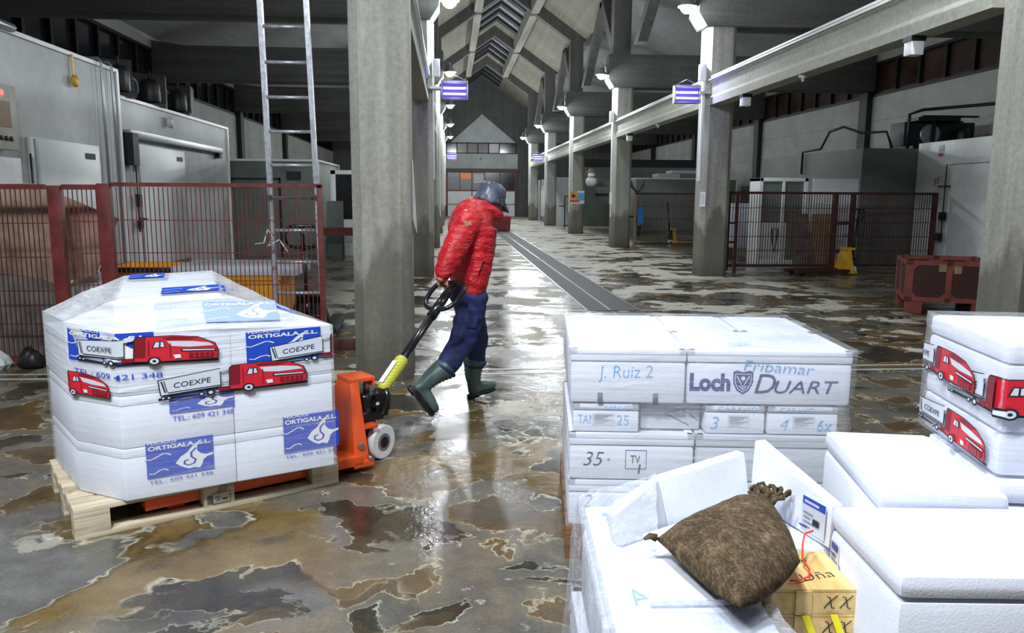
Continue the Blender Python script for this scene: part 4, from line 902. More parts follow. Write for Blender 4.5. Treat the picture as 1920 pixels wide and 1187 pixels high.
#PART4
# ------------------------------------------------------------------ printed marks
def truck(D, x, y, w_, ang=0.0, only=None, ys=0.70):
    c, s = math.cos(ang)*w_, math.sin(ang)*w_
    old = D.T; D.T = lambda p: (x+p[0]*c-p[1]*ys*s, y+p[0]*s+p[1]*ys*c)
    if only != 'cab':
        D.poly([(0.0, -0.045), (0.30, -0.03), (1.0, -0.035), (1.0, -0.012), (0.0, -0.02)], 'ink')
        D.poly([(0.0, 0.155), (0.40, 0.215), (0.40, 0.03), (0.012, 0.0)], 'ink'); D.poly([(0.008, 0.148), (0.395, 0.207), (0.395, 0.036), (0.019, 0.008)], 'truck_grey')
        D.poly([(0.018, 0.14), (0.028, 0.142), (0.05, 0.03), (0.04, 0.028)], 'ink'); D.poly([(0.036, 0.143), (0.042, 0.144), (0.06, 0.032), (0.054, 0.031)], 'ink')
        D.poly([(0.06, 0.022), (0.395, 0.042), (0.395, 0.05), (0.06, 0.03)], 'ink')
        D.text('COEXPE', 0.10, 0.066, 0.052, 'ink', 0.24, 0.0, 0.15, 0.09)
        for a, b, r in ((0.03, -0.022, 0.016), (0.065, -0.022, 0.016), (0.33, -0.015, 0.030), (0.27, -0.02, 0.020)): D.disc(a, b, r, 'ink'); D.disc(a, b, r*0.5, 'truck_grey')
        D.poly([(0.38, -0.01), (0.52, -0.01), (0.52, 0.03), (0.38, 0.03)], 'truck_dred')
        D.poly([(0.395, 0.21), (0.46, 0.24), (0.46, 0.20), (0.395, 0.18)], 'truck_grey')
    D.poly([(0.45, -0.01), (0.455, 0.21), (0.475, 0.235), (0.70, 0.24), (0.86, 0.22), (0.975, 0.15), (1.0, 0.07), (0.99, -0.012), (0.60, -0.02)], 'ink')
    D.poly([(0.458, -0.002), (0.462, 0.205), (0.48, 0.228), (0.70, 0.232), (0.86, 0.212), (0.968, 0.145), (0.992, 0.07), (0.982, -0.004), (0.60, -0.012)], 'truck_red')
    D.poly([(0.458, 0.03), (0.462, 0.205), (0.48, 0.228), (0.53, 0.23), (0.525, 0.03)], 'truck_dred')
    D.poly([(0.63, 0.215), (0.70, 0.228), (0.86, 0.207), (0.80, 0.19), (0.66, 0.195)], 'truck_dred')
    D.poly([(0.66, 0.185), (0.82, 0.175), (0.93, 0.155), (0.965, 0.125), (0.80, 0.12), (0.69, 0.135)], 'truck_grey')
    D.poly([(0.565, 0.12), (0.585, 0.185), (0.64, 0.185), (0.655, 0.125)], 'ink'); D.poly([(0.575, 0.127), (0.59, 0.178), (0.612, 0.178), (0.61, 0.127)], 'truck_grey'); D.poly([(0.62, 0.13), (0.622, 0.178), (0.636, 0.178), (0.645, 0.13)], 'truck_grey')
    D.poly([(0.75, 0.105), (0.975, 0.095), (0.985, 0.07), (0.75, 0.078)], 'ink'); D.poly([(0.76, 0.098), (0.968, 0.088), (0.97, 0.077), (0.76, 0.085)], 'truck_grey')
    D.poly([(0.80, 0.062), (0.965, 0.055), (0.96, 0.008), (0.80, 0.01)], 'truck_dred')
    for i in range(4): D.poly([(0.83+i*0.035, 0.06), (0.838+i*0.035, 0.06), (0.838+i*0.035, 0.01), (0.83+i*0.035, 0.01)], 'truck_red')
    D.poly([(0.70, 0.05), (0.745, 0.05), (0.75, 0.015), (0.71, 0.012)], 'paper')
    D.disc(0.58, -0.005, 0.042, 'ink'); D.disc(0.58, -0.005, 0.028, 'truck_grey'); D.disc(0.58, -0.005, 0.012, 'ink')
    D.line([(0.545, 0.05), (0.545, 0.2)], 0.004, 'ink'); D.line([(0.68, 0.02), (0.68, 0.17)], 0.004, 'ink')
    D.T = old
FISH = [(0.42, 0.33), (0.50, 0.50), (0.60, 0.60), (0.66, 0.72), (0.74, 0.84), (0.80, 0.88), (0.755, 0.76), (0.75, 0.62), (0.80, 0.52), (0.88, 0.47), (0.995, 0.50), (0.995, 0.44), (0.90, 0.40), (0.84, 0.32), (0.82, 0.20), (0.78, 0.10), (0.70, 0.14), (0.62, 0.12), (0.52, 0.20)]
def ortigala(D, x, y, w_, h, mat='blue', ang=0.0, tel=True, white='white', top=True):
    c, s = math.cos(ang), math.sin(ang); old = D.T
    D.T = lambda p: (x+p[0]*w_*c-p[1]*h*s, y+p[0]*w_*s+p[1]*h*c)
    D.rect(0, 0, 1, 1, mat)
    D.poly(FISH, white); D.line([(0.74, 0.70), (0.66, 0.58), (0.66, 0.46), (0.72, 0.36), (0.70, 0.26), (0.61, 0.22), (0.55, 0.28), (0.56, 0.37), (0.62, 0.38)], 0.035, mat)
    D.line([(-0.03, 0.56), (0.06, 0.53), (0.16, 0.60), (0.24, 0.66), (0.30, 0.66), (0.36, 0.60)], 0.025, white)
    D.line([(0.03, 0.14), (0.10, 0.12), (0.18, 0.20), (0.26, 0.22), (0.31, 0.17)], 0.025, white)
    if top:
        D.text('PESCADOS', 0.03, 0.95, 0.09, mat if mat != 'blue' else 'white', 0.42, 0.01)
        D.text('ORTIGALA, S.L.', 0.03, 0.79, 0.12, white, 0.93, 0.03)
    if tel: D.text('TEL.: 609 421 348', 0.02, -0.14, 0.085, 'blue' if mat == 'blue' else mat, 0.95, 0.0)
    D.T = old

# ------------------------------------------------------------------ left pallet with wrapped stack
PD = Vector((0.85, 0.53, 0)).normalized(); PN = Vector((-PD.y, PD.x, 0)); PRZ = math.atan2(PD.y, PD.x)
def pallet(loc, rz, label, mat='pallet', L=1.2, W=0.8, stamp=False):
    t = thing('wooden_pallet', label, 'pallet', loc, rz, 'wooden pallets')
    for i in range(5):
        y = i*(W-0.12)/4; mb = MB(); mb.box(0, L, y, y+(0.145 if i in (0, 4) else 0.10), 0.122, 0.144); 
        mb.build('deck_board', mat, t, 0.002)
    for x in (0, L/2-0.07, L-0.145):
        mb = MB(); mb.box(x, x+0.145, 0, W, 0.100, 0.122); mb.build('cross_board', mat, t, 0.002)
        for y in (0, W/2-0.05, W-0.10):
            mb = MB(); mb.box(x, x+0.145, y, y+0.10, 0.022, 0.100); mb.build('block', mat, t, 0.002)
    for y in (0, W/2-0.05, W-0.10):
        mb = MB(); mb.box(0, L, y, y+0.10, 0, 0.022); mb.build('bottom_board', mat, t, 0.002)
    if stamp:
        D = Decal(lambda u, v, n: Vector((L/2-0.07+u, -n, 0.022+v)), 0.002)
        D.line([(0.04, 0.012), (0.125, 0.012), (0.125, 0.066), (0.04, 0.066), (0.04, 0.012)], 0.003, 'ink')
        for i in range(6): D.rect(0.015+i*0.004, 0.015, 0.017+i*0.004, 0.06, 'ink')
        D.rect(0.055, 0.03, 0.075, 0.05, 'print_grey'); D.rect(0.085, 0.03, 0.11, 0.035, 'ink'); D.build('stamp', t)
    return t
pallet((-1.655, 3.415, 0.0), PRZ, 'pale wooden pallet under the white wrapped stack pulled by the jack', 'pallet', 1.24, 0.8, True)
A_, B_, C_ = Vector((-1.46, 3.50, 0)), Vector((-0.60, 3.94, 0)), Vector((-1.73, 3.65, 0))
B2, D_ = Vector((-1.00, 4.62, 0)), Vector((-2.05, 4.10, 0)); Mf, Mb = (A_+B_)/2, (B2+D_)/2+Vector((0.06, 0.03, 0))
def poly_box(label, pts, z0, z1, group, lid=0.045, cat='box', zf=None):
    c = sum(pts, Vector())/len(pts); t = thing('foam_box', label, cat, (c.x, c.y, z0), 0, group)
    pr = [(p-c)*0.994 for p in pts]; pr = [(p.x, p.y) for p in pr]
    mb = MB(); mb.prism(pr, 0, z1-z0-lid-0.0005); mb.build('box_body', 'foam', t, 0.006)
    mb = MB(); mb.prism([(x*1.002, y*1.002) for x, y in pr], z1-z0-lid, z1-z0-0.001); l = mb.build('box_lid', 'foam', t, 0.006)
    return t
G = 'foam boxes inside the left wrapped stack'
LV = [('bottom', 0.148, 0.388), ('middle', 0.389, 0.629), ('upper', 0.630, 0.872)]
for nm, z0, z1 in LV:
    bl = poly_box('white foam box with cut corner, %s left in the stack on the pallet jack' % nm, [C_, A_, Mf, Mb, D_], z0, z1, G)
    br = poly_box('white foam box, %s right in the stack on the pallet jack' % nm, [Mf, B_, B2, Mb], z0, z1, G)
e_ = (B_-A_).normalized()
def front_map(t, off=0.0):
    def f(u, v, n):
        if u >= 0: p = A_+e_*u+Vector((e_.y, -e_.x, 0))*(n+off)
        else:
            g = (C_-A_).normalized(); p = A_+g*(-u)+Vector((-g.y, g.x, 0))*(n+off)
        return Vector((p.x, p.y, v))-Vector(t.location)
    return f
ubl, ubr = None, None
boxes = [o for o in COL.objects if o.get('group') == G and o.parent is None]
bot_l, bot_r, mid_l, mid_r, up_l, up_r = boxes[:6]
D = Decal(front_map(bot_l, 0.001), 0.001); ortigala(D, 0.09, 0.235, 0.29, 0.165); D.build('printed_logo', bot_l)
D = Decal(front_map(mid_r, 0.001), 0.001); ortigala(D, 0.71, 0.25, 0.28, 0.185, 'blue'); D.build('printed_logo', bot_r)['label'] = 'blue fish logo'
bpy.context.view_layer.update()
o = [c for c in bot_r.children if c.name.startswith('printed_logo')][0]
for v in o.data.vertices: v.co += Vector(mid_r.location)-Vector(bot_r.location)
D = Decal(front_map(mid_l, 0.001), 0.001); D.text('TEL.: 609 421 348', 0.21, 0.490, 0.024, 'blue', 0.27); ortigala(D, 0.20, 0.525, 0.285, 0.10, 'blue', 0.0, False, top=False); D.build('printed_logo', mid_l)
T1, T2, T3, T4 = Vector((-1.50, 3.60, 0)), Vector((-1.10, 3.87, 0)), Vector((-1.33, 4.50, 0)), Vector((-1.69, 4.21, 0))
tb = thing('foam_box', 'topmost white foam box of the wrapped stack on the pallet jack', 'box', (-1.40, 4.05, 0.874), 0, G)
def TP(p, z): return (p.x+1.40, p.y-4.05, z-0.874)
mb = MB(); mb.hexa([TP(T1, 0.875), TP(T2, 0.875), TP(T3, 0.875), TP(T4, 0.875), TP(T1, 1.035), TP(T2, 1.035), TP(T3, 1.085), TP(T4, 1.085)]); mb.build('box_body', 'foam', tb, 0.02)
te = (T2-T1).normalized(); 
D = Decal(lambda u, v, n: Vector(TP(T1+te*u+Vector((te.y, -te.x, 0))*n, v)), 0.003); ortigala(D, 0.17, 0.90, 0.32, 0.12, 'blue_fade', 0, False); D.build('faded_logo', tb)
up = ((T4-T1)+Vector((0, 0, 0.05))).normalized(); upn = te.cross(up)
D = Decal(lambda u, v, n: Vector(TP(T1, 1.035))+te*u+up*v+upn*n, 0.003); ortigala(D, 0.20, 0.08, 0.30, 0.16, 'blue', 0, False, top=False); ortigala(D, 0.02, 0.50, 0.20, 0.16, 'blue', 0, False, top=False); D.build('printed_logo', tb)
TOPMAP = (T1, te, up, upn)
# the film drawn over it
zs = {'C': 0.945, 'A': 0.915, 'B': 0.875, 'B2': 0.885, 'D': 0.93}
loB = [C_, A_, B_, B2, D_]; k_ = 1.012; cc = sum(loB, Vector())/5
def grow(p, a=1.012): return cc+(p-cc)*a
film = thing('stretch_film', 'clear film with printed red lorries drawn tight round the left stack', 'film', (cc.x, cc.y, 0.15))
bm = bmesh.new(); P0 = [bm.verts.new(grow(p)-cc) for p in loB]
P1 = [bm.verts.new(grow(p)-cc+Vector((0, 0, z-0.15))) for p, z in zip(loB, (zs['C'], zs['A'], zs['B'], zs['B2'], zs['D']))]
TT = [bm.verts.new(grow(p, 1.0)-cc+Vector((0, 0, z-0.145))) for p, z in ((T1, 1.04), (T2, 1.04), (T3, 1.09), (T4, 1.09))]
for i in range(5): bm.faces.new([P0[i], P0[(i+1) % 5], P1[(i+1) % 5], P1[i]])
for f in ([P1[0], P1[1], TT[0]], [P1[1], P1[2], TT[1], TT[0]], [P1[2], P1[3], TT[2], TT[1]], [P1[3], P1[4], TT[3], TT[2]], [P1[4], P1[0], TT[0], TT[3]], TT): bm.faces.new(f)
bmesh.ops.bisect_plane(bm, geom=bm.verts[:]+bm.edges[:]+bm.faces[:], plane_co=(0, 0, 0.50), plane_no=(0, 0, 1))
bmesh.ops.triangulate(bm, faces=[f for f in bm.faces if max(v.co.z for v in f.verts) > 0.7 and min(v.co.z for v in f.verts) > 0.55])
bmesh.ops.subdivide_edges(bm, edges=[e for e in bm.edges if min(v.co.z for v in e.verts) > 0.55], cuts=7, use_grid_fill=True)
for v in bm.verts:
    if v.co.z > 0.74 and v.co.z < 0.885:
        nz = mn.noise(Vector((v.co.x*7, v.co.y*7, v.co.z*22)))
        d = Vector((v.co.x, v.co.y, 0.3)).normalized(); v.co += d*nz*0.012
me = bpy.data.meshes.new('wrap'); bmesh.ops.recalc_face_normals(bm, faces=bm.faces); bm.to_mesh(me); bm.free(); me.materials.append(M['film_hull'])
for p in me.polygons: p.use_smooth = True
me.set_sharp_from_angle(angle=math.radians(28))
me.materials.append(M['film_low'])
for p in me.polygons:
    if p.center.z < 0.70: p.material_index = 1
o = bpy.data.objects.new('wrap', me); COL.objects.link(o); o.parent = film
D = Decal(front_map(film, 0.006), 0.001); ortigala(D, 0.55, 0.722, 0.36, 0.15, 'blue', 0.0, False); D.build('printed_logo', film)
D = Decal(front_map(film, 0.006), 0.001); ortigala(D, -0.30, 0.775, 0.45, 0.145, 'blue', -0.02, False); D.text('TEL.: 609 421 348', -0.27, 0.715, 0.026, 'blue', 0.45, rot=-0.03); D.build('printed_logo', film, cuts=(0.0,))
D = Decal(front_map(film, 0.011), 0.002); truck(D, 0.155, 0.615, 0.68, 0.0); D.build('printed_lorry', film)
D = Decal(front_map(film, 0.011), 0.002); truck(D, -0.235, 0.800, 0.66, -0.045); D.build('printed_lorry', film, cuts=(0.0,))
D = Decal(front_map(film, 0.011), 0.002); truck(D, 0.655, 0.722, 0.66, 0.02); bmesh.ops.bisect_plane(D.bm, geom=D.bm.verts[:]+D.bm.edges[:]+D.bm.faces[:], plane_co=(1.0*0.965, 0, 0), plane_no=(1, 0, 0), clear_outer=True); D.build('printed_lorry', film)
D = Decal(front_map(film, 0.011), 0.002); truck(D, -0.60, 0.64, 0.56, -0.03, 'cab'); bmesh.ops.bisect_plane(D.bm, geom=D.bm.verts[:]+D.bm.edges[:]+D.bm.faces[:], plane_co=(-0.31, 0, 0), plane_no=(-1, 0, 0), clear_outer=True); D.build('printed_lorry', film)
D = Decal(lambda u, v, n: Vector((T1.x, T1.y, 1.0425))+te*u+up*v+upn*n-Vector(film.location), 0.006); ortigala(D, 0.20, 0.07, 0.27, 0.15, 'blue', 0, False, top=False); ortigala(D, 0.03, 0.52, 0.17, 0.13, 'blue', 0, False, top=False); D.build('printed_logo', film)
# logos printed on the sloping film top
def tri_map(o, p, q_, r_):   # origin, along u, towards v, all world points
    o, p, q_ = Vector(o), Vector(p), Vector(q_); u = (p-o).normalized(); n = u.cross(q_-o).normalized(); v = n.cross(u)
    return lambda a, b, c: o+u*a+v*b+n*(c+r_)-Vector(film.location)
D = Decal(tri_map((-1.16, 3.655, 0.905), (-0.60, 3.94, 0.88), (-1.10, 3.87, 1.045), 0.010), 0.002); ortigala(D, 0.04, 0.03, 0.34, 0.125, 'blue_fade', 0, False); D.build('faded_logo', film)
D = Decal(tri_map((-0.72, 4.00, 0.885), (-0.99, 4.60, 0.90), (-1.2, 4.1, 1.04), 0.008), 0.002); ortigala(D, 0.05, 0.02, 0.34, 0.14, 'blue', 0, False, top=False); ortigala(D, 0.35, 0.30, 0.30, 0.10, 'blue', 0, False, top=False); D.build('printed_logo', film)

# ------------------------------------------------------------------ the orange pallet jack being pulled
def big_jack():
    loc = Vector((-0.625, 4.45, 0)); t = thing('pallet_jack', 'orange pallet jack with a yellow sleeved handle pulled by the person', 'pallet jack', loc, PRZ)
    mb = MB()
    for y in (-0.19, 0.19): mb.box(-1.12, 0.0, y-0.08, y+0.08, 0.045, 0.098)
    mb.build('forks', 'orange', t, 0.006)
    for y in (-0.19, 0.19):
        mb = MB(); mb.tube([(-0.98, y-0.06, 0.04), (-0.98, y+0.06, 0.04)], 0.04, 16); mb.build('load_roller', 'truck_red', t)
    mb = MB()
    mb.hexa([(-0.05, -0.25, 0.04), (-0.035, -0.25, 0.04), (-0.035, 0.25, 0.04), (-0.05, 0.25, 0.04), (0.01, -0.08, 0.47), (0.025, -0.08, 0.47), (0.025, 0.08, 0.47), (0.01, 0.08, 0.47)])
    mb.hexa([(-0.05, -0.25, 0.04), (0.045, -0.25, 0.04), (0.045, -0.23, 0.04), (-0.05, -0.23, 0.04), (0.01, -0.09, 0.47), (0.06, -0.09, 0.47), (0.06, -0.075, 0.47), (0.01, -0.075, 0.47)])
    mb.hexa([(-0.05, 0.23, 0.04), (0.045, 0.23, 0.04), (0.045, 0.25, 0.04), (-0.05, 0.25, 0.04), (0.01, 0.075, 0.47), (0.06, 0.075, 0.47), (0.06, 0.09, 0.47), (0.01, 0.09, 0.47)])
    mb.box(0.008, 0.165, -0.09, 0.09, 0.465, 0.49); mb.box(0.150, 0.165, -0.09, 0.09, 0.43, 0.47)
    mb.build('body', 'orange', t, 0.006)
    mb = MB(); mb.box(-0.06, 0.06, -0.27, 0.27, 0.03, 0.065); mb.box(0.03, 0.14, -0.17, -0.10, 0.21, 0.23); mb.build('foot_frame', 'orange', t, 0.006)
    mb = MB(); mb.tube([(0.005, -0.235, 0.14), (0.005, -0.222, 0.14)], 0.018, 12); mb.tube([(0.04, -0.275, 0.075), (0.04, -0.245, 0.075)], 0.012, 8); mb.build('bolt', 'steel', t)
    mb = MB(); mb.lathe([(0.0, 0.21), (0.06, 0.21), (0.065, 0.24), (0.05, 0.26), (0.05, 0.34), (0.055, 0.35), (0.05, 0.37), (0.03, 0.38)], (0.14, 0, 0), 18)
    mb.box(0.08, 0.22, -0.075, 0.075, 0.225, 0.27); mb.box(0.18, 0.27, -0.06, 0.06, 0.27, 0.35); mb.tube([(0.21, -0.06, 0.25), (0.26, -0.06, 0.34), (0.25, -0.05, 0.40)], 0.018, 8)
    mb.build('hydraulic_pump', 'gloss_black', t, 0.0)
    mb = MB(); mb.lathe([(0.0, 0.38), (0.02, 0.38), (0.02, 0.46), (0.0, 0.465)], (0.15, 0, 0), 14); mb.build('piston', 'steel', t)
    for i in range(5):
        mb = MB(); mb.lathe([(0.032, -0.006), (0.036, 0.0), (0.032, 0.006)], (0.245, -0.02, 0.24+i*0.018), 12); mb.build('spring_coil', 'black', t)
    mb = MB(); mb.box(0.222, 0.228, -0.05, 0.02, 0.285, 0.305); mb.box(0.18, 0.20, -0.064, -0.061, 0.31, 0.325); mb.build('white_sticker', 'paper', t)
    yw = 0.38; ct, st = math.cos(yw), math.sin(yw)
    for sgn in (-1, 1):
        c0 = Vector((0.155, -0.02, 0.101)); lat = Vector((-st, ct, 0)); c1 = c0+lat*(0.085*sgn)
        mb = MB(); mb.tube([c1-lat*0.026, c1-lat*0.024, c1+lat*0.024, c1+lat*0.026], [0.092, 0.100, 0.100, 0.092], 40); wh = mb.build('steering_wheel', 'white', t); 
        mb = MB(); mb.tube([c1-lat*0.030, c1+lat*0.030], 0.033, 20); mb.build('wheel_hub', 'darkmetal', wh)
        mb = MB(); mb.tube([c1-lat*0.028, c1+lat*0.028], 0.052, 24); mb.build('wheel_disc', 'pane_grey', wh)
    mb = MB(); mb.box(0.11, 0.19, -0.03, 0.03, 0.10, 0.23); mb.build('wheel_fork', 'gloss_black', t)
    # handle, turned a little towards the person (world end point near the hand)
    base = Vector((0.205, 0.0, 0.325)); R3 = Matrix.Rotation(-PRZ, 3, 'Z'); endw = Vector((-0.025, 5.14, 0.885)); end = R3 @ (endw-loc)
    dr = (end-base).normalized(); Lh = (end-base).length; lat = Vector((0, 0, 1)).cross(dr).normalized(); up = dr.cross(lat)
    mb = MB(); mb.tube([base-dr*0.06, base+dr*0.06], 0.04, 12); mb.box(0.18, 0.25, -0.05, 0.05, 0.30, 0.37); mb.build('handle_pivot', 'gloss_black', t)
    mb = MB(); mb.tube([base, base+dr*(Lh-0.10)], 0.026, 14); mb.tube([base+dr*(Lh-0.22), base+dr*(Lh-0.02)], [0.034, 0.030], 12); mb.build('handle_shaft', 'gloss_black', t)
    mb = MB(); mb.tube([base+dr*0.07, base+dr*0.10, base+dr*0.31, base+dr*0.33], [0.028, 0.038, 0.042, 0.034], 14); sl = mb.build('yellow_sleeve', 'yellow_mesh', t)
    mb = MB(); q0 = base+dr*0.10+up*0.043; q1 = base+dr*0.27+up*0.045
    mb.extr([q0-lat*0.016, q0+lat*0.016, q1+lat*0.016, q1-lat*0.016], up*0.002); mb.build('sleeve_label', 'paper', sl)
    W = 0.125; pts = []
    prof = [(-0.16, 0.0), (-0.15, 0.55), (-0.10, 0.9), (-0.02, 1.0), (0.04, 0.94), (0.075, 0.75), (0.085, 0.4), (0.087, 0.0)]
    loop = [(a, b) for a, b in prof]+[(a, -b) for a, b in prof[-2:0:-1]]
    sm = []
    n = len(loop)
    for i in range(n):
        p0, p1, p2, p3 = loop[i-1], loop[i], loop[(i+1) % n], loop[(i+2) % n]
        for k in range(5):
            f = k/5; h = lambda j: 0.5*((2*p1[j])+(-p0[j]+p2[j])*f+(2*p0[j]-5*p1[j]+4*p2[j]-p3[j])*f*f+(-p0[j]+3*p1[j]-3*p2[j]+p3[j])*f**3)
            sm.append(end+dr*h(0)+lat*(h(1)*W)+up*0.01)
    sm.append(sm[0]); sm.append(sm[1])
    mb = MB(); mb.tube(sm, 0.0155, 12, caps=False); mb.build('handle_loop', 'gloss_black', t)
    mb = MB(); mb.tube([end-dr*0.10, end+dr*0.075], 0.026, 12); mb.tube([end-dr*0.02+up*0.02, end+dr*0.03+up*0.03+lat*0.02, end+dr*0.05+up*0.03+lat*0.07], 0.009, 8); mb.build('control_lever', 'gloss_black', t)
    R3i = Matrix.Rotation(PRZ, 3, 'Z'); 
    return loc+R3i @ (end+dr*0.083+lat*0.062+up*0.01), R3i @ lat, R3i @ dr, R3i @ up
GRIP, GLAT, GDIR, GUP = big_jack()

# ------------------------------------------------------------------ LOCH DUART stack
LF = Vector((0.484, 3.128, 0)); LRZ = math.atan2(-0.131, 1.133); Le = Vector((math.cos(LRZ), math.sin(LRZ), 0)); Ln = Vector((-Le.y, Le.x, 0))
pallet(tuple(LF+Le*-0.01+Ln*-0.01), LRZ, 'wet brown pallet under the foam boxes with the blue crest lettering', 'pallet_d', 1.17, 0.95)
def foam(label, u0, u1, w0, w1, z0, z1, group, F=LF, rz=LRZ, lid=0.05, bev=0.018, recess=True, mat='foam', notch=False):
    e = Vector((math.cos(rz), math.sin(rz), 0)); n = Vector((-e.y, e.x, 0)); p = F+e*u0+n*w0
    t = thing('foam_box', label, 'box', (p.x, p.y, z0), rz, group); L, W, H = u1-u0-0.004, w1-w0-0.004, z1-z0-0.002
    mb = MB(); mb.box(0, L, 0, W, 0, H-lid-0.0015); mb.build('box_body', mat, t, bev)
    if recess:
        mb = MB(); mb.box(0.0, L, 0.0, W, H-lid, H-0.012); mb.box(0.03, L-0.03, 0.03, W-0.03, H-0.02, H-0.006)
        for a in ((0, L, 0, 0.035), (0, L, W-0.035, W), (0, 0.035, 0.0, W), (L-0.035, L, 0.0, W)): mb.box(a[0], a[1], a[2], a[3], H-0.03, H)
    else: mb = MB(); mb.box(0.0, L, 0.0, W, H-lid, H)
    mb.build('box_lid', mat, t, min(bev, lid*0.4))
    if notch:
        for x in (L*0.24, L*0.72):
            mb = MB(); mb.box(x, x+0.022, -0.003, 0.01, 0.0, 0.045); mb.build('handle_slot', 'print_grey', t, 0.004)
    return t
GL = 'foam boxes of the stack with the crest lettering'
def face_decal(t, off=0.001): return Decal(lambda u, v, n: Vector((u, -n, v)), off)
jb = foam('white foam box with light blue scrawl J. Ruiz 2, top left of the crest stack', 0.0, 0.474, 0.0, 0.93, 0.677, 0.905, GL, notch=True)
D = face_decal(jb); D.text('J. Ruiz 2', 0.115, 0.105, 0.055, 'marker', 0.22, -0.01, 0.1, 0.02); D.build('handwriting', jb)
lb = foam('white foam box with the dark blue LOCH DUART crest lettering, top of the stack', 0.476, 1.14, 0.0, 0.46, 0.677, 0.905, GL)
D = face_decal(lb); D.text('Loch', 0.01, 0.062, 0.070, 'ink_blue', 0.165, 0.045)
D.poly([(0.185, 0.14), (0.20, 0.145), (0.225, 0.138), (0.25, 0.145), (0.265, 0.14), (0.265, 0.095), (0.25, 0.062), (0.225, 0.045), (0.20, 0.062), (0.185, 0.095)], 'ink_blue')
D.line([(0.193, 0.13), (0.257, 0.13), (0.257, 0.097), (0.245, 0.07), (0.225, 0.056), (0.205, 0.07), (0.193, 0.097), (0.193, 0.13)], 0.003, 'white')
D.line([(0.20, 0.122), (0.225, 0.075), (0.25, 0.122)], 0.005, 'white'); D.disc(0.225, 0.112, 0.009, 'white'); D.line([(0.21, 0.082), (0.225, 0.066), (0.24, 0.082)], 0.004, 'white')
D.text('D', 0.272, 0.052, 0.082, 'ink_blue', 0.085, -0.005, 0.25); D.text('uart', 0.350, 0.060, 0.052, 'ink_blue', 0.13, 0.0, 0.25)
D.bm.free(); D = face_decal(lb)
D.text('Loch', 0.01, 0.062, 0.070, 'ink_blue', 0.165, 0.045)
D.poly([(0.185, 0.14), (0.20, 0.145), (0.225, 0.138), (0.25, 0.145), (0.265, 0.14), (0.265, 0.095), (0.25, 0.062), (0.225, 0.045), (0.20, 0.062), (0.185, 0.095)], 'ink_blue')
D.line([(0.193, 0.13), (0.257, 0.13), (0.257, 0.097), (0.245, 0.07), (0.225, 0.056), (0.205, 0.07), (0.193, 0.097), (0.193, 0.13)], 0.003, 'white')
D.line([(0.20, 0.122), (0.225, 0.075), (0.25, 0.122)], 0.005, 'white'); D.disc(0.225, 0.112, 0.009, 'white'); D.line([(0.21, 0.082), (0.225, 0.066), (0.24, 0.082)], 0.004, 'white')
D.text('D', 0.272, 0.052, 0.086, 'ink_blue', 0.085, -0.003, 0.25); D.text('UART', 0.352, 0.054, 0.056, 'ink_blue', 0.255, -0.005, 0.25, 0.0)
D.text('Fribamar', 0.225, 0.148, 0.045, 'marker', 0.28, -0.012, 0.15, -0.06); D.build('printed_lettering', lb)
D = Decal(lambda u, v, n: Vector((u, v, 0.228+n)), 0.002); D.text('Gumer', 0.20, 0.10, 0.05, 'marker', 0.12, -0.01, 0.3, 0.5); D.build('handwriting', lb)
foam('white foam box behind the crest box, back middle of the top layer', 0.476, 0.80, 0.462, 0.93, 0.677, 0.905, GL)
foam('white foam box behind the crest box, back right of the top layer', 0.802, 1.14, 0.462, 0.93, 0.677, 0.905, GL)
def label_patch(D, x, y, w_, h):
    D.rect(x, y, x+w_, y+h, 'truck_grey')
    for i in range(6): D.rect(x+0.008, y+h*(0.12+i*0.14), x+w_*(0.55+0.35*((i*7) % 3)/2), y+h*(0.17+i*0.14), 'print_grey')
t = foam('small white foam box marked TAM 25 under the J. Ruiz box', 0.015, 0.29, 0.01, 0.46, 0.552, 0.675, GL, lid=0.03, bev=0.01)
D = face_decal(t); D.text('CARAVID', 0.13, 0.095, 0.018, 'marker', 0.11, -0.01); D.text('TAM', 0.02, 0.035, 0.04, 'marker', 0.07, -0.01); D.text('25', 0.18, 0.03, 0.045, 'marker', 0.05, -0.01); label_patch(D, 0.08, 0.03, 0.09, 0.05); D.build('handwriting', t)
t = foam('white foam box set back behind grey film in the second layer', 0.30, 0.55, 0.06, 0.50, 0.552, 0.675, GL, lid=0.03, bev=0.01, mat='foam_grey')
D = face_decal(t); D.line([(0.10, 0.07), (0.17, 0.09), (0.24, 0.04)], 0.003, 'ink'); D.line([(0.10, 0.07), (0.2, 0.02)], 0.003, 'ink'); D.build('handwriting', t)
t = foam('small white foam box marked with a blue 3 under the crest box', 0.559, 0.805, 0.01, 0.46, 0.552, 0.675, GL, lid=0.03, bev=0.01)
D = face_decal(t); D.text('CARAVID', 0.05, 0.095, 0.02, 'marker', 0.16, -0.01); D.text('3', 0.02, 0.02, 0.055, 'marker', 0.035, -0.01, 0.2); label_patch(D, 0.09, 0.03, 0.09, 0.05); D.build('handwriting', t)
t = foam('small white foam box marked with a blue 4, right end of the second layer', 0.812, 1.10, 0.01, 0.46, 0.552, 0.675, GL, lid=0.03, bev=0.01)
D = face_decal(t); D.text('CARAVID', 0.05, 0.095, 0.02, 'marker', 0.14, -0.01); D.text('4', 0.05, 0.02, 0.05, 'marker', 0.035, -0.01, 0.2); label_patch(D, 0.10, 0.03, 0.09, 0.05); D.text('6x', 0.20, 0.02, 0.05, 'marker', 0.06, -0.01, 0.2); D.build('handwriting', t)
foam('long white foam box at the back of the second layer of the crest stack', 0.015, 1.10, 0.52, 0.92, 0.552, 0.675, GL, lid=0.03, bev=0.01)
t = foam('white foam box with black 35 and a blue stamp, third layer down', 0.0, 0.52, 0.0, 0.93, 0.348, 0.550, GL)
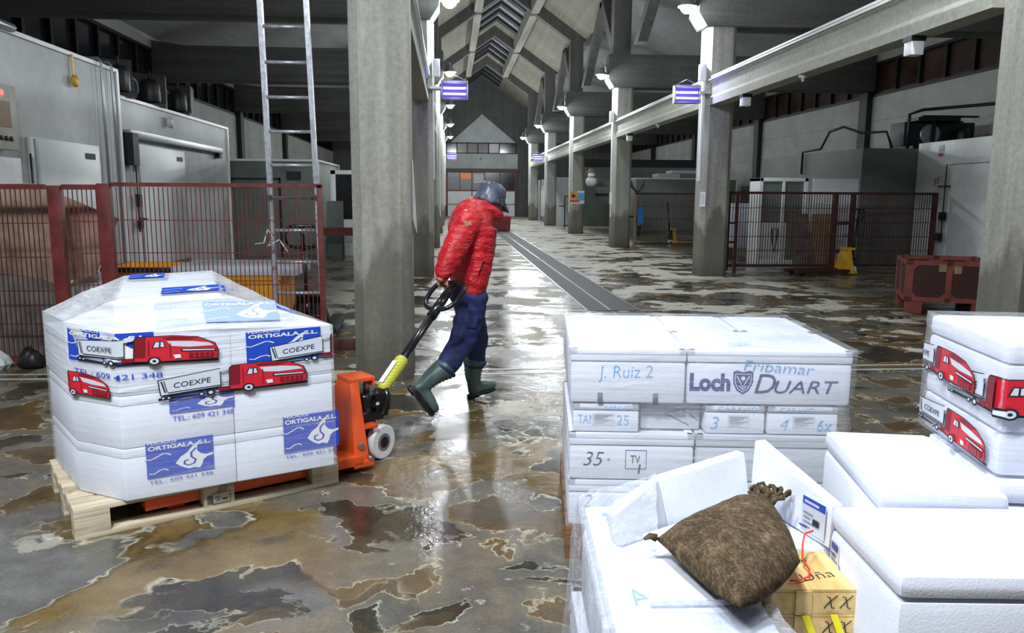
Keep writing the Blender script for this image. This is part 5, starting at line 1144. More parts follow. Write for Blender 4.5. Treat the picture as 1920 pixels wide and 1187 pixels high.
D = face_decal(t); D.text('35', 0.06, 0.06, 0.065, 'ink', 0.085, -0.008, 0.3); D.text('.', 0.16, 0.085, 0.05, 'ink'); D.line([(0.235, 0.05), (0.32, 0.05), (0.32, 0.13), (0.235, 0.13), (0.235, 0.05)], 0.003, 'ink_blue'); D.text('TV', 0.255, 0.075, 0.035, 'ink', 0.04, 0.0); D.line([(0.29, 0.03), (0.295, 0.07)], 0.006, 'ink'); D.build('handwriting', t)
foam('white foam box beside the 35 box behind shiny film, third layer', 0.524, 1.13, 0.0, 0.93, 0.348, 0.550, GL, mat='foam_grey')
t = foam('white foam box with a black 2, bottom left of the crest stack', 0.0, 0.52, 0.0, 0.93, 0.146, 0.346, GL)
D = face_decal(t); D.text('2', 0.06, 0.08, 0.06, 'ink', 0.04, -0.008, 0.3); D.build('handwriting', t)
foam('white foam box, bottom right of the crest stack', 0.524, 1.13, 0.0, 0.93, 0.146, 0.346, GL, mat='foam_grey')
def wrap_box(name, label, F, rz, L, W, z0, z1, mat='film', off=0.009, amp=0.004, top=True, prof=None, cat='film', nx=26, nz=26):
    e = Vector((math.cos(rz), math.sin(rz), 0)); t = thing(name, label, cat, (F.x, F.y, z0), rz)
    per = []; r = 0.02
    x0, x1, y0, y1 = -off, L+off, -off, W+off
    for i in range(nx): per.append((x0+(x1-x0)*i/nx, y0))
    for i in range(12): per.append((x1, y0+(y1-y0)*i/12))
    for i in range(nx): per.append((x1-(x1-x0)*i/nx, y1))
    for i in range(12): per.append((x0, y1-(y1-y0)*i/12))
    mb = MB(); rg = []
    for k in range(nz+1):
        z = (z1-z0+off)*k/nz; ins = prof(z) if prof else 0.0
        ring = []
        for (x, y) in per:
            nz_ = mn.noise(Vector((x*5+3, y*5, z*30)))*amp+mn.noise(Vector((x*14, y*14, z*50+9)))*amp*0.5
            cx_, cy_ = L/2, W/2; dx = (x-cx_)/(L/2); dy = (y-cy_)/(W/2)
            ring.append(Vector((x+dx*(nz_)-ins*(1 if dx > 0.99 else -1 if dx < -0.99 else 0), y+dy*(nz_)-ins*(1 if dy > 0.99 else -1 if dy < -0.99 else 0), z)))
        rg.append(ring)
    mb.rings(rg, True, False, top)
    mb.build('wrap', mat, t); return t
wrap_box('stretch_film', 'clear shiny film wrapped round the stack with the crest lettering', LF, LRZ, 1.14, 0.93, 0.147, 0.905, 'film', prof=lambda z: 0.012*math.exp(-((z-0.51)/0.06)**2))

# ------------------------------------------------------------------ foreground pile
GF = 'foam boxes of the foreground pile'
V3 = lambda x, y: Vector((x, y, 0))
prz = -0.07
pallet((0.30, 1.20, 0.0), prz, 'wooden pallet under the foreground pile of foam boxes', 'pallet_d', 1.5, 0.80)
foam('white foam box, low on the left of the foreground pile', 0.0, 0.50, 0.0, 0.66, 0.146, 0.56, GF, V3(0.245, 1.17), prz, bev=0.02)
foam('white foam box, low on the right of the foreground pile', 0.51, 1.45, 0.0, 0.66, 0.146, 0.40, GF, V3(0.245, 1.17), prz, bev=0.02)
foam('white foam box under the big blank box, in the foreground', 0.51, 1.45, 0.0, 0.66, 0.402, 0.646, GF, V3(0.245, 1.17), prz, bev=0.02)
cl = foam('white foam box with a blue S on its lid, left of the burlap sack', 0.0, 0.288, 0.0, 0.575, 0.562, 0.800, GF, V3(0.267, 1.19), prz, recess=False, bev=0.02)
D = Decal(lambda u, v, n: Vector((u, v, 0.236+n)), 0.002); D.text('S', 0.045, 0.47, 0.05, 'marker', 0.035, -0.01, 0, 0.2); D.text('A', 0.05, 0.10, 0.06, 'marker', 0.04, -0.01, 0, 0.3); D.build('handwriting', cl)
foam('white foam box behind the wooden boxes in the foreground pile', 0.30, 0.66, 0.34, 0.575, 0.562, 0.800, GF, V3(0.267, 1.19), prz, recess=False, bev=0.02)
bb = foam('big blank white foam box nearest the lower right corner', 0.0, 0.64, 0.0, 0.31, 0.650, 0.900, GF, V3(0.743, 1.176), -0.09, lid=0.045, recess=False, bev=0.022)
D = Decal(lambda u, v, n: Vector((-n, -u, v)), 0.001)   # left side of the big box
D.rect(-0.285, 0.115, -0.245, 0.185, 'truck_grey')
for i in range(5): D.rect(-0.28, 0.12+i*0.012, -0.25-0.006*(i % 2), 0.124+i*0.012, 'print_grey')
D.rect(-0.28, 0.17, -0.25, 0.183, 'ink_blue'); D.text('hm', -0.28, 0.15, 0.02, 'ink_blue', 0.02); D.rect(-0.238, 0.13, -0.233, 0.15, 'cloth_blue'); D.build('shipping_label', bb)
arz = math.atan2(-0.196, 0.98)
foam('blank white foam box behind the big one, between it and the lorry printed boxes', 0.0, 0.27, -0.455, 0.0, 0.650, 0.900, GF, V3(1.005, 1.996), arz, recess=False, bev=0.022)
foam('white foam box carrying the two lorry printed boxes', 0.275, 0.92, -0.37, 0.03, 0.650, 0.898, GF, V3(1.005, 1.996), arz, recess=False, bev=0.02)
CF = V3(1.297, 2.024); crz = math.atan2(-0.19, 0.98)
GC = 'lorry printed boxes at the right edge'
foam('upper foam box under the lorry printed film at the right edge', 0.0, 0.60, -0.425, 0.0, 1.055, 1.210, GC, CF, crz, recess=False, bev=0.015)
foam('lower foam box under the lorry printed film at the right edge', 0.0, 0.60, -0.425, 0.0, 0.902, 1.053, GC, CF, crz, recess=False, bev=0.015)
F0 = CF-Vector((-math.sin(crz), math.cos(crz), 0))*0.425
cf = wrap_box('stretch_film', 'clear film printed with red lorries round the two boxes at the right edge', F0, crz, 0.60, 0.425, 0.902, 1.210, 'film', 0.006, 0.002, nz=14)
D = Decal(lambda u, v, n: Vector((-0.006-n, 0.425-u, v)), 0.003)
truck(D, -0.10, 0.175, 0.42, -0.03); 
bmesh.ops.bisect_plane(D.bm, geom=D.bm.verts[:]+D.bm.edges[:]+D.bm.faces[:], plane_co=(0.0, 0, 0), plane_no=(-1, 0, 0), clear_outer=True)
D.build('printed_lorry', cf)
D = Decal(lambda u, v, n: Vector((-0.006-n, 0.425-u, v)) if u < 0.428 else Vector((u-0.430, -0.006-n, v)), 0.004)
truck(D, 0.17, 0.150, 0.46, 0.0); D.build('printed_lorry', cf, cuts=(0.428,))
D = Decal(lambda u, v, n: Vector((-0.006-n, 0.425-u, v)), 0.003); truck(D, 0.0, 0.035, 0.40, -0.03); D.build('printed_lorry', cf)
# broken open box: floor, back wall and a stub of the left wall
bx = thing('open_foam_box', 'broken open white foam box with a tall back wall behind the burlap sack', 'box', (0.50, 1.45, 0.800))
def Q(x, y, z): return (x-0.50, y-1.45, z-0.800)
mb = MB(); mb.hexa([Q(0.345, 1.275, 0.803), Q(0.545, 1.268, 0.803), Q(0.70, 1.72, 0.803), Q(0.40, 1.55, 0.803), Q(0.345, 1.275, 0.815), Q(0.545, 1.268, 0.815), Q(0.70, 1.72, 0.815), Q(0.40, 1.55, 0.815)]); mb.build('box_floor', 'foam', bx, 0.003)
mb = MB(); mb.hexa([Q(0.470, 1.595, 0.803), Q(0.705, 1.735, 0.803), Q(0.690, 1.760, 0.803), Q(0.458, 1.622, 0.803), Q(0.452, 1.628, 0.905), Q(0.690, 1.745, 0.922), Q(0.678, 1.768, 0.922), Q(0.443, 1.652, 0.905)]); mb.build('back_wall', 'foam', bx, 0.006)
mb = MB(); mb.hexa([Q(0.345, 1.515, 0.803), Q(0.470, 1.595, 0.803), Q(0.458, 1.620, 0.803), Q(0.330, 1.540, 0.803), Q(0.335, 1.545, 0.862), Q(0.452, 1.628, 0.905), Q(0.443, 1.650, 0.905), Q(0.32, 1.57, 0.862)]); mb.build('side_wall', 'foam_grey', bx, 0.006)  # greyer foam than the back wall: its shade is painted into the colour
mb = MB(); mb.extr([Q(0.57, 1.675, 0.828), Q(0.64, 1.712, 0.843), Q(0.64, 1.712, 0.847), Q(0.57, 1.675, 0.832)], (-0.001, -0.003, 0)); mb.build('dark_slit', 'ink', bx)
lid = thing('foam_board', 'thick white foam lid leaning upright with a shipping sticker beside the sack', 'lid', (0.74, 1.61, 0.802))
def Q2(x, y, z): return Vector((x-0.74, y-1.61, z-0.802))
mb = MB(); mb.hexa([Q2(0.773, 1.480, 0.803), Q2(0.800, 1.490, 0.803), Q2(0.735, 1.760, 0.803), Q2(0.708, 1.750, 0.803), Q2(0.768, 1.466, 0.900), Q2(0.795, 1.474, 0.900), Q2(0.745, 1.765, 0.948), Q2(0.716, 1.755, 0.948)]); mb.build('lid_board', 'foam', lid, 0.004)
o0, o1, o2 = Q2(0.708, 1.750, 0.803), Q2(0.773, 1.480, 0.803), Q2(0.716, 1.755, 0.948); uu = (o1-o0).normalized(); nn_ = uu.cross((o2-o0)).normalized(); vv_ = nn_.cross(uu)
o3 = Q2(0.768, 1.466, 0.900); uv3 = (o3-o1).normalized()
D = Decal(lambda a, b, c: o1+uu*(a-0.278)+uv3*b+uu.cross(uv3).normalized()*c, 0.004); D.rect(0.192, 0.012, 0.266, 0.093, 'truck_grey'); D.rect(0.194, 0.074, 0.264, 0.092, 'blue'); D.rect(0.20, 0.079, 0.245, 0.085, 'truck_grey')
for i in range(4): D.rect(0.20, 0.022+i*0.011, 0.222+0.008*(i % 2), 0.025+i*0.011, 'print_grey')
D.rect(0.23, 0.035, 0.25, 0.05, 'ink'); D.rect(0.19, 0.02, 0.215, 0.024, 'ink_blue'); D.build('shipping_sticker', lid)
# wooden boxes
wrz = -0.07
for i in range(2):
    z0 = 0.690+i*0.0505
    t = thing('wooden_box', ('upper' if i else 'lower')+' pine box marked XX beside the burlap sack', 'box', (0.598, 1.345, z0-0.0 if i else z0), wrz, 'small pine boxes')
    mb = MB(); L, W, H = 0.162, 0.16, 0.050
    mb.box(0, L, 0, 0.009, 0, H-0.007); mb.box(0, L, W-0.009, W, 0, H-0.007); mb.box(0, 0.009, 0.009, W-0.009, 0, H-0.007); mb.box(L-0.009, L, 0.009, W-0.009, 0, H-0.007); mb.box(0.009, L-0.009, 0.009, W-0.009, 0, 0.006); mb.build('box_sides', 'pine', t, 0.001)
    mb = MB(); mb.box(0, L, 0, W, H-0.0065, H); mb.build('box_top', 'pine', t, 0.001)
    mb = MB(); mb.box(0.045, 0.075, -0.004, -0.0005, 0, H-0.002); mb.build('corner_batten', 'pine', t)
    D = Decal(lambda u, v, n: Vector((u, -n, v)), 0.001)
    for a in (0.10, 0.13): D.line([(a, 0.012), (a+0.010, 0.025), (a+0.024, 0.038)], 0.0022, 'ink'); D.line([(a+0.004, 0.036), (a+0.010, 0.034), (a+0.014, 0.014), (a+0.020, 0.012)], 0.0022, 'ink')
    D.build('handwriting', t)
    if i:
        D = Decal(lambda u, v, n: Vector((u, v, 0.050+n)), 0.001); D.text('Uña', 0.075, 0.03, 0.03, 'ink', 0.07, -0.015, 0.2, 0.3); D.text('A. Mur', 0.02, 0.07, 0.022, 'ink', 0.11, -0.018, 0.2, 0.45); D.build('handwriting', t)
foam('white foam box holding up the two pine boxes', 0.30, 0.47, 0.06, 0.33, 0.562, 0.688, GF, V3(0.267, 1.19), prz, recess=False, bev=0.01)
for a in (0.055, 0.11):
    quick('yellow_strap', 'strap', 'yellow strap hanging down the pine boxes, %s' % ('left one' if a < 0.1 else 'right one'), 'strap', lambda m: m.extr([(0.598+a, 1.333, 0.742), (0.598+a+0.014, 1.333, 0.742), (0.598+a+0.045, 1.318, 0.66), (0.598+a+0.030, 1.318, 0.66)], (0, -0.0015, 0)), group='yellow straps on the pine boxes')
# burlap sack
sk = thing('burlap_sack', 'brown burlap sack with a tied frayed neck lying in the open foam box', 'sack', (0.545, 1.38, 0.862))
C0, C1, C2, C3 = (V3(0.395, 1.43), V3(0.685, 1.605), V3(0.628, 1.300), V3(0.462, 1.165))
cen = V3(0.545, 1.38); NU, NV = 34, 30
def sackpt(a, b, side):
    # a along bottom(0)->neck(1) ; b across
    p = (C0.lerp(C1, a)).lerp(C3.lerp(C2, a), b); x, y = 2*a-1, 2*b-1
    bow = 0.018*(1-y*y)*(1 if x > 0 else -0.25)*abs(x); p = p+(C1-C0).normalized()*bow*0.6+(C2-C1).normalized()*(0.022*y*(1-x*x))
    th = (max(0, 1-abs(x)**3.2)**0.62)*(max(0, 1-abs(y)**3.2)**0.62)
    n_ = mn.noise(Vector((p.x*16, p.y*16, side*2.0)))*0.006*th+mn.noise(Vector((p.x*42, p.y*42, side)))*0.0025
    z = (0.866-0.862)+n_+(0.052*th if side > 0 else -0.042*th) - 0.008*(1-a)
    return Vector((p.x-0.545, p.y-1.38, z))
mb = MB()
for side in (1, -1):
    g = [[mb.bm.verts.new(sackpt(i/NU, j/NV, side)) for j in range(NV+1)] for i in range(NU+1)]
    for i in range(NU):
        for j in range(NV): mb.face([g[i][j], g[i+1][j], g[i+1][j+1], g[i][j+1]], True)
bmesh.ops.remove_doubles(mb.bm, verts=mb.bm.verts, dist=0.0045); mb.build('sack_body', 'burlap', sk)
nk = Vector((0.685-0.545, 1.585-1.38, 0.006))
mb = MB()
for i in range(11):
    a = random.uniform(-0.9, 0.9); ln = random.uniform(0.035, 0.062); d = Vector((0.55+a*0.5, 0.75-a*0.75, random.uniform(0.0, 0.9))).normalized(); s0 = nk+Vector((-0.02+a*0.015, -0.02-a*0.015, 0))
    mb.tube([s0, s0+d*ln*0.6, s0+d*ln+Vector((0.006*a, -0.012, -0.006))], [0.010, 0.006, 0.003], 6)
for i in range(4):
    a = -0.9+i*0.6; c = nk+Vector((0.012+a*0.022, 0.022-a*0.018, 0.012)); mb.tube([c+Vector((math.cos(t*PI/5)*0.016, math.sin(t*PI/5)*0.014, 0.010*math.sin(t*1.3+i))) for t in range(11)], 0.0045, 6)
mb.build('frayed_neck', 'burlap', sk)
mb = MB(); mb.tube([Vector((-0.15, 0.045, 0.0)), Vector((-0.163, 0.046, 0.004)), Vector((-0.175, 0.042, 0.0))], [0.008, 0.006, 0.003], 6); mb.build('frayed_corner', 'burlap', sk)
quick('orange_string', 'string', 'thin orange string curling over the pine boxes beside the sack', 'string', lambda m: m.tube([(0.735, 1.475, 0.845), (0.715, 1.47, 0.842), (0.700, 1.445, 0.83), (0.690, 1.42, 0.81), (0.695, 1.40, 0.80), (0.683, 1.375, 0.798), (0.655, 1.362, 0.797), (0.64, 1.362, 0.798)], 0.0022, 6))
# loose film over the left and front of the pile
lf = thing('loose_film', 'crinkled clear film hanging over the left side of the foreground pile', 'film', (0.3, 1.45, 0.5))
rows = [[(0.452, 1.64, 0.912), (0.42, 1.50, 0.845), (0.39, 1.40, 0.822), (0.375, 1.30, 0.822), (0.42, 1.255, 0.822), (0.555, 1.245, 0.820)],
        [(0.37, 1.66, 0.875), (0.33, 1.52, 0.835), (0.325, 1.40, 0.815), (0.320, 1.27, 0.815), (0.40, 1.215, 0.812), (0.56, 1.205, 0.810)],
        [(0.300, 1.775, 0.815), (0.278, 1.58, 0.812), (0.268, 1.40, 0.810), (0.252, 1.20, 0.808), (0.35, 1.172, 0.806), (0.57, 1.160, 0.800)],
        [(0.285, 1.80, 0.62), (0.265, 1.60, 0.62), (0.250, 1.40, 0.62), (0.232, 1.16, 0.62), (0.35, 1.145, 0.62), (0.57, 1.135, 0.62)],
        [(0.275, 1.845, 0.40), (0.255, 1.60, 0.40), (0.240, 1.40, 0.40), (0.225, 1.15, 0.40), (0.35, 1.140, 0.40), (0.57, 1.130, 0.40)],
        [(0.27, 1.85, 0.16), (0.25, 1.60, 0.16), (0.232, 1.40, 0.16), (0.215, 1.14, 0.16), (0.35, 1.135, 0.16), (0.57, 1.125, 0.16)]]
mb = MB(); NR, NC = 60, 60; gg = []
for i in range(NR+1):
    r = i/NR*(len(rows)-1); ri = min(int(r), len(rows)-2); fr_ = r-ri; line_ = []
    for j in range(NC+1):
        c = j/NC*5; ci = min(int(c), 4); fc = c-ci
        p = (Vector(rows[ri][ci]).lerp(Vector(rows[ri][ci+1]), fc)).lerp(Vector(rows[ri+1][ci]).lerp(Vector(rows[ri+1][ci+1]), fc), fr_)
        q_ = mn.noise(p*9)*0.010+mn.noise(p*24)*0.005
        p = p+Vector((-abs(q_) if c < 3.2 else 0, -abs(q_) if c > 2.8 else 0, abs(q_)*0.8)); line_.append(mb.bm.verts.new(p-Vector((0.3, 1.45, 0.5))))
    gg.append(line_)
for i in range(NR):
    for j in range(NC): mb.face([gg[i][j], gg[i+1][j], gg[i+1][j+1], gg[i][j+1]], True)
mb.build('wrap', 'film_top', lf)
#PART5
# ------------------------------------------------------------------ the person
from mathutils.bvhtree import BVHTree
def remesh(mb, vox, smooth=4):
    bmesh.ops.recalc_face_normals(mb.bm, faces=mb.bm.faces)
    me = bpy.data.meshes.new('tmp'); mb.bm.to_mesh(me); mb.bm.free()
    o = bpy.data.objects.new('tmp', me); COL.objects.link(o)
    m = o.modifiers.new('r', 'REMESH'); m.mode = 'VOXEL'; m.voxel_size = vox
    if smooth: s = o.modifiers.new('s', 'SMOOTH'); s.iterations = smooth; s.factor = 0.5
    dg = bpy.context.evaluated_depsgraph_get(); dg.update()
    out = bpy.data.meshes.new_from_object(o.evaluated_get(dg)); bpy.data.objects.remove(o)
    for p in out.polygons: p.use_smooth = True
    return out
def put(me, name, mat, parent):
    me.name = name; me.materials.clear(); me.materials.append(M[mat]); o = bpy.data.objects.new(name, me); COL.objects.link(o); o.parent = parent; return o
def chain(mb, pts, rad, n=16, sub=4, flat=None, up=None):
    # smooth tapered limb: pts with radii (r or (ra, rb)); rings follow the bend; rounded ends
    P = [Vector(p) for p in pts]; R_ = [(r, r) if not hasattr(r, '__len__') else r for r in rad]; Q_ = []; RR = []
    def cr(a, b, c, d, t): return 0.5*((2*b)+(-a+c)*t+(2*a-5*b+4*c-d)*t*t+(-a+3*b-3*c+d)*t**3)
    for i in range(len(P)-1):
        a, b, c, d = P[max(i-1, 0)], P[i], P[i+1], P[min(i+2, len(P)-1)]
        for k in range(sub):
            t = k/sub; Q_.append(cr(a, b, c, d, t)); RR.append((R_[i][0]*(1-t)+R_[i+1][0]*t, R_[i][1]*(1-t)+R_[i+1][1]*t))
    Q_.append(P[-1]); RR.append(R_[-1])
    t0 = (Q_[1]-Q_[0]).normalized(); t1 = (Q_[-1]-Q_[-2]).normalized()
    pre = [(Q_[0]-t0*RR[0][0]*s, (RR[0][0]*c, RR[0][1]*c)) for s, c in ((0.75, 0.35), (0.45, 0.78))]; post = [(Q_[-1]+t1*RR[-1][0]*s, (RR[-1][0]*c, RR[-1][1]*c)) for s, c in ((0.45, 0.78), (0.75, 0.35))]
    Q_ = [p for p, _ in pre]+Q_+[p for p, _ in post]; RR = [r for _, r in pre]+RR+[r for _, r in post]
    ref = Vector(up) if up is not None else Vector((0.7, 0.714, 0)); rg = []
    for i, p in enumerate(Q_):
        t = (Q_[min(i+1, len(Q_)-1)]-Q_[max(i-1, 0)]).normalized(); a = ref-t*ref.dot(t)
        if a.length < 0.05: a = t.orthogonal()
        a.normalize(); b = t.cross(a); rg.append([p+a*math.cos(2*PI*k/n)*RR[i][0]+b*math.sin(2*PI*k/n)*RR[i][1] for k in range(n)])
    mb.rings(rg)
person = thing('person', 'person in red puffer jacket, grey hat and green boots pulling the orange pallet jack', 'person', (0.10, 5.5, 0))
PO = Vector(person.location)
def L_(p): return Vector(p)-PO
TH = Vector((0.93, 0.37, 0)).normalized()
spine = [((0.108, 5.50, 0.875), (0.112, 0.172)), ((0.125, 5.50, 0.94), (0.122, 0.185)), ((0.145, 5.51, 1.04), (0.130, 0.20)), ((0.155, 5.52, 1.17), (0.142, 0.215)), ((0.148, 5.52, 1.28), (0.162, 0.22)), ((0.158, 5.525, 1.345), (0.152, 0.200)), ((0.205, 5.54, 1.40), (0.115, 0.135)), ((0.245, 5.56, 1.43), (0.095, 0.100))]
shR, elR, wrR = (0.118, 5.36, 1.33), (0.003, 5.225, 1.13), (-0.058, 5.18, 1.005)
shL, elL, wrL = (0.175, 5.70, 1.32), (0.125, 5.775, 1.08), (0.15, 5.74, 0.88)
mb = MB()
chain(mb, [s[0] for s in spine], [s[1] for s in spine], 28, 4, up=TH)
chain(mb, [(0.16, 5.45, 1.33), shR, (0.06, 5.285, 1.235), elR, (-0.03, 5.20, 1.06), wrR], [0.10, 0.097, 0.088, 0.082, 0.074, 0.058], 18)
chain(mb, [(0.17, 5.60, 1.33), shL, (0.15, 5.74, 1.2), elL, (0.13, 5.76, 0.98), wrL], [0.10, 0.095, 0.085, 0.078, 0.072, 0.055], 18)
# folded hood and high collar
chain(mb, [(0.085, 5.50, 1.405), (0.135, 5.53, 1.445), (0.190, 5.56, 1.465)], [(0.038, 0.10), (0.045, 0.115), (0.045, 0.10)], 18, up=(0.3, 0.1, 1))
chain(mb, [(0.19, 5.50, 1.465), (0.26, 5.47, 1.425), (0.315, 5.50, 1.385), (0.335, 5.56, 1.365), (0.325, 5.63, 1.385), (0.25, 5.66, 1.43)], [0.035, 0.038, 0.038, 0.038, 0.038, 0.035], 12)
jm = remesh(mb, 0.008, 6)
armR = [Vector(p) for p in (shR, elR, wrR)]; armL = [Vector(p) for p in (shL, elL, wrL)]
def seg(p, a, b):
    ab = b-a; t = max(0, min(1, (p-a).dot(ab)/ab.length_squared)); return (p-(a+ab*t)).length, t*ab.length
norm = [v.normal.copy() for v in jm.vertices]
for v, n in zip(jm.vertices, norm):
    p = v.co; best = None
    for arm in (armR, armL):
        d1, s1 = seg(p, arm[0], arm[1]); d2, s2 = seg(p, arm[1], arm[2]); d, s = (d1, s1) if d1 < d2 else (d2, s2+(arm[1]-arm[0]).length)
        if d < 0.112 and p.z < 1.36 and (best is None or d < best[0]): best = (d, s)
    w_ = mn.noise(p*7)*0.034
    if best: s = best[1]+w_; pitch = 0.085
    else: s = p.z+0.10*(p.x-0.15)+w_; pitch = 0.088
    c = abs(math.sin(PI*s/pitch)); amp = 0.0085 if p.z < 1.38 else 0.003
    k = (c**0.45-0.75)*amp+mn.noise(p*15)*0.0075+mn.noise(p*36)*0.0032
    v.co = p+n*k-PO
jacket = put(jm, 'puffer_jacket', 'jacket', person)
jm.update(); bvh = BVHTree.FromPolygons([v.co.copy() for v in jm.vertices], [tuple(p.vertices) for p in jm.polygons])
def patch(name, world, w_, h, mat, label=None, ang=0.0):
    # a small flat detail laid on the jacket at the nearest point seen from the camera side
    src = Vector((0, 0, 1.52)); hit = bvh.ray_cast(src-PO, (Vector(world)-src).normalized())
    if hit[0] is None: return
    n = hit[1]; u = Vector((0, 0, 1)).cross(n).normalized(); v = n.cross(u); u, v = u*math.cos(ang)+v*math.sin(ang), v*math.cos(ang)-u*math.sin(ang); p = hit[0]+n*0.002
    mb = MB(); NN = 6; g = []
    for i in range(NN+1):
        r = []
        for j in range(NN+1):
            q_ = p+u*w_*(i/NN-0.5)+v*h*(j/NN-0.5); near = bvh.find_nearest(q_); r.append(mb.bm.verts.new(near[0]+near[1]*0.0022))
        g.append(r)
    for i in range(NN):
        for j in range(NN): mb.face([g[i][j], g[i+1][j], g[i+1][j+1], g[i][j+1]], True)
    o = mb.build(name, mat, jacket)
    if label: o['label'] = label
patch('sleeve_badge', (0.115, 5.28, 1.33), 0.05, 0.028, 'ply', 'small yellowish sleeve badge', 0.2)
patch('pocket_zip', (0.205, 5.33, 1.03), 0.012, 0.10, 'black', 'dark zipped pocket slit', -0.35)
# trousers
mb = MB()
hpR, knR, boR = (0.150, 5.45, 0.83), (0.075, 5.42, 0.52), (-0.045, 5.342, 0.335)
hpL, knL, boL = (0.085, 5.56, 0.83), (0.185, 5.74, 0.50), (0.172, 5.81, 0.285)
chain(mb, [(0.11, 5.50, 0.90), (0.115, 5.505, 0.80), (0.12, 5.51, 0.74)], [(0.11, 0.165), (0.12, 0.17), (0.08, 0.12)], 22, up=TH)
chain(mb, [hpR, (0.125, 5.44, 0.68), knR, (0.02, 5.38, 0.43), boR], [0.108, 0.104, 0.092, 0.082, 0.074], 20)
chain(mb, [hpL, (0.135, 5.645, 0.67), knL, (0.185, 5.79, 0.39), boL], [0.105, 0.098, 0.084, 0.076, 0.070], 20)
tm = remesh(mb, 0.009, 5)
norm = [v.normal.copy() for v in tm.vertices]
for v, n in zip(tm.vertices, norm):
    p = v.co; fold = mn.noise(Vector((p.x*8, p.y*8, p.z*20)))*0.010+mn.noise(p*26)*0.004
    v.co = p+n*fold-PO
trous = put(tm, 'work_trousers', 'navy', person)
for q_, d in ((boR, Vector(knR)-Vector(boR)), (boL, Vector(knL)-Vector(boL))):
    d.normalize(); mb = MB(); c0 = Vector(q_)-d*0.005-PO; a = d.orthogonal().normalized(); b = d.cross(a)
    mb.rings([[c0-d*(0.016-0.032*z)+(a*math.cos(2*PI*k/20)+b*math.sin(2*PI*k/20))*(0.086+0.003*math.sin(k*2.3)) for k in range(20)] for z in (0, 0.35, 0.6)]); mb.build('trouser_hem', 'navy', trous)
mb = MB(); mb.hexa([Vector(p)-PO for p in ((0.10, 5.322, 0.62), (0.17, 5.335, 0.62), (0.17, 5.345, 0.62), (0.10, 5.335, 0.62), (0.11, 5.325, 0.70), (0.185, 5.34, 0.70), (0.185, 5.35, 0.70), (0.11, 5.34, 0.70))]); mb.build('cargo_pocket', 'navy', trous, 0.006)
# rubber boots
def boot(heel, fwd, upd, shaft):
    x = Vector(fwd).normalized(); z = Vector(upd); z = (z-x*z.dot(x)).normalized(); y = z.cross(x); o = Vector(heel)-PO
    def W(a, b, c): return o+x*a+y*b+z*c
    sh = Vector(shaft)-PO
    mb = MB()
    chain(mb, [W(0.055, 0, 0.055), W(0.055, 0, 0.11), W(0.050, 0, 0.16), (W(0.048, 0, 0.20)).lerp(sh, 0.45), sh], [0.048, 0.054, 0.062, 0.073, 0.082], 20, up=x)
    chain(mb, [W(0.035, 0, 0.045), W(0.10, 0, 0.058), W(0.165, 0, 0.054), W(0.230, 0, 0.046)], [(0.038, 0.038), (0.047, 0.046), (0.042, 0.051), (0.034, 0.047)], 18, up=z)
    m_ = remesh(mb, 0.006, 3)
    for v in m_.vertices:
        r = (v.co-o); a, c = r.dot(x), r.dot(z)
        if c < 0.012: v.co += z*(0.012-c)
        if c > 0.12 and a > 0.05: v.co += (v.co-o-x*0.05-z*c).normalized()*0.0035*math.sin(c*2*PI/0.026)
    b_ = put(m_, 'rubber_boot', 'boot', person)
    mb = MB(); out = []
    for k in range(28):
        t = 2*PI*k/28; cx_ = 0.125+0.135*math.cos(t); wy = 0.046*(1.0 if math.cos(t) > -0.2 else 0.86)*(0.92 if abs(cx_-0.11) < 0.04 else 1.0); out.append((cx_, wy*math.copysign(abs(math.sin(t))**0.75, math.sin(t))))
    mb.rings([[W(a, b, 0.0) for a, b in out], [W(a, b, 0.022) for a, b in out]]); 
    hl = [p for p in out if p[0] < 0.085]; mb.rings([[W(a, b, -0.012) for a, b in hl], [W(a, b, 0.0) for a, b in hl]], False)
    mb.build('boot_sole', 'black', b_)
boot((0.128, 5.785, 0.014), (0.19, 0.15, 0.015), (0, 0, 1), boL)
boot((-0.285, 5.215, 0.235), (0.150, 0.02, -0.215), (0.156, 0.10, 0.136), boR)
# head, neck, hands and the body inside the clothes: one continuous skin
HX = Vector((0.80, 0.52, -0.36)).normalized(); HY = Vector((0, 0, 1)).cross(HX).normalized(); HZ = HX.cross(HY)
hc = Vector((0.283, 5.575, 1.487))
def H(a, b, c): return hc+HX*a+HY*b+HZ*c
mb = MB()
chain(mb, [H(-0.02, 0, 0.045), H(0.0, 0, 0.0), H(0.02, 0, -0.045), H(0.035, 0, -0.085)], [(0.088, 0.072), (0.095, 0.076), (0.080, 0.065), (0.045, 0.042)], 20, up=HX)
chain(mb, [H(0.088, 0, 0.005), H(0.103, 0, -0.022), H(0.112, 0, -0.035)], [0.010, 0.013, 0.013], 10, up=HX)
chain(mb, [H(0.075, -0.012, -0.062), H(0.090, 0, -0.062), H(0.075, 0.012, -0.062)], [0.012, 0.011, 0.012], 10)
chain(mb, [H(0.055, -0.02, -0.095), H(0.068, 0, -0.095), H(0.055, 0.02, -0.095)], [0.018, 0.019, 0.018], 10)
for s in (-1, 1): chain(mb, [H(-0.005, s*0.074, 0.012), H(-0.012, s*0.083, -0.01), H(-0.002, s*0.076, -0.035)], [0.012, 0.014, 0.010], 10)
chain(mb, [H(-0.03, 0, -0.04), (0.225, 5.555, 1.43), (0.175, 5.53, 1.35)], [0.055, 0.055, 0.075], 16)
chain(mb, [(0.165, 5.525, 1.34), (0.15, 5.515, 1.2), (0.14, 5.51, 1.04), (0.115, 5.50, 0.86)], [(0.085, 0.14), (0.10, 0.15), (0.09, 0.14), (0.09, 0.14)], 20, up=TH)
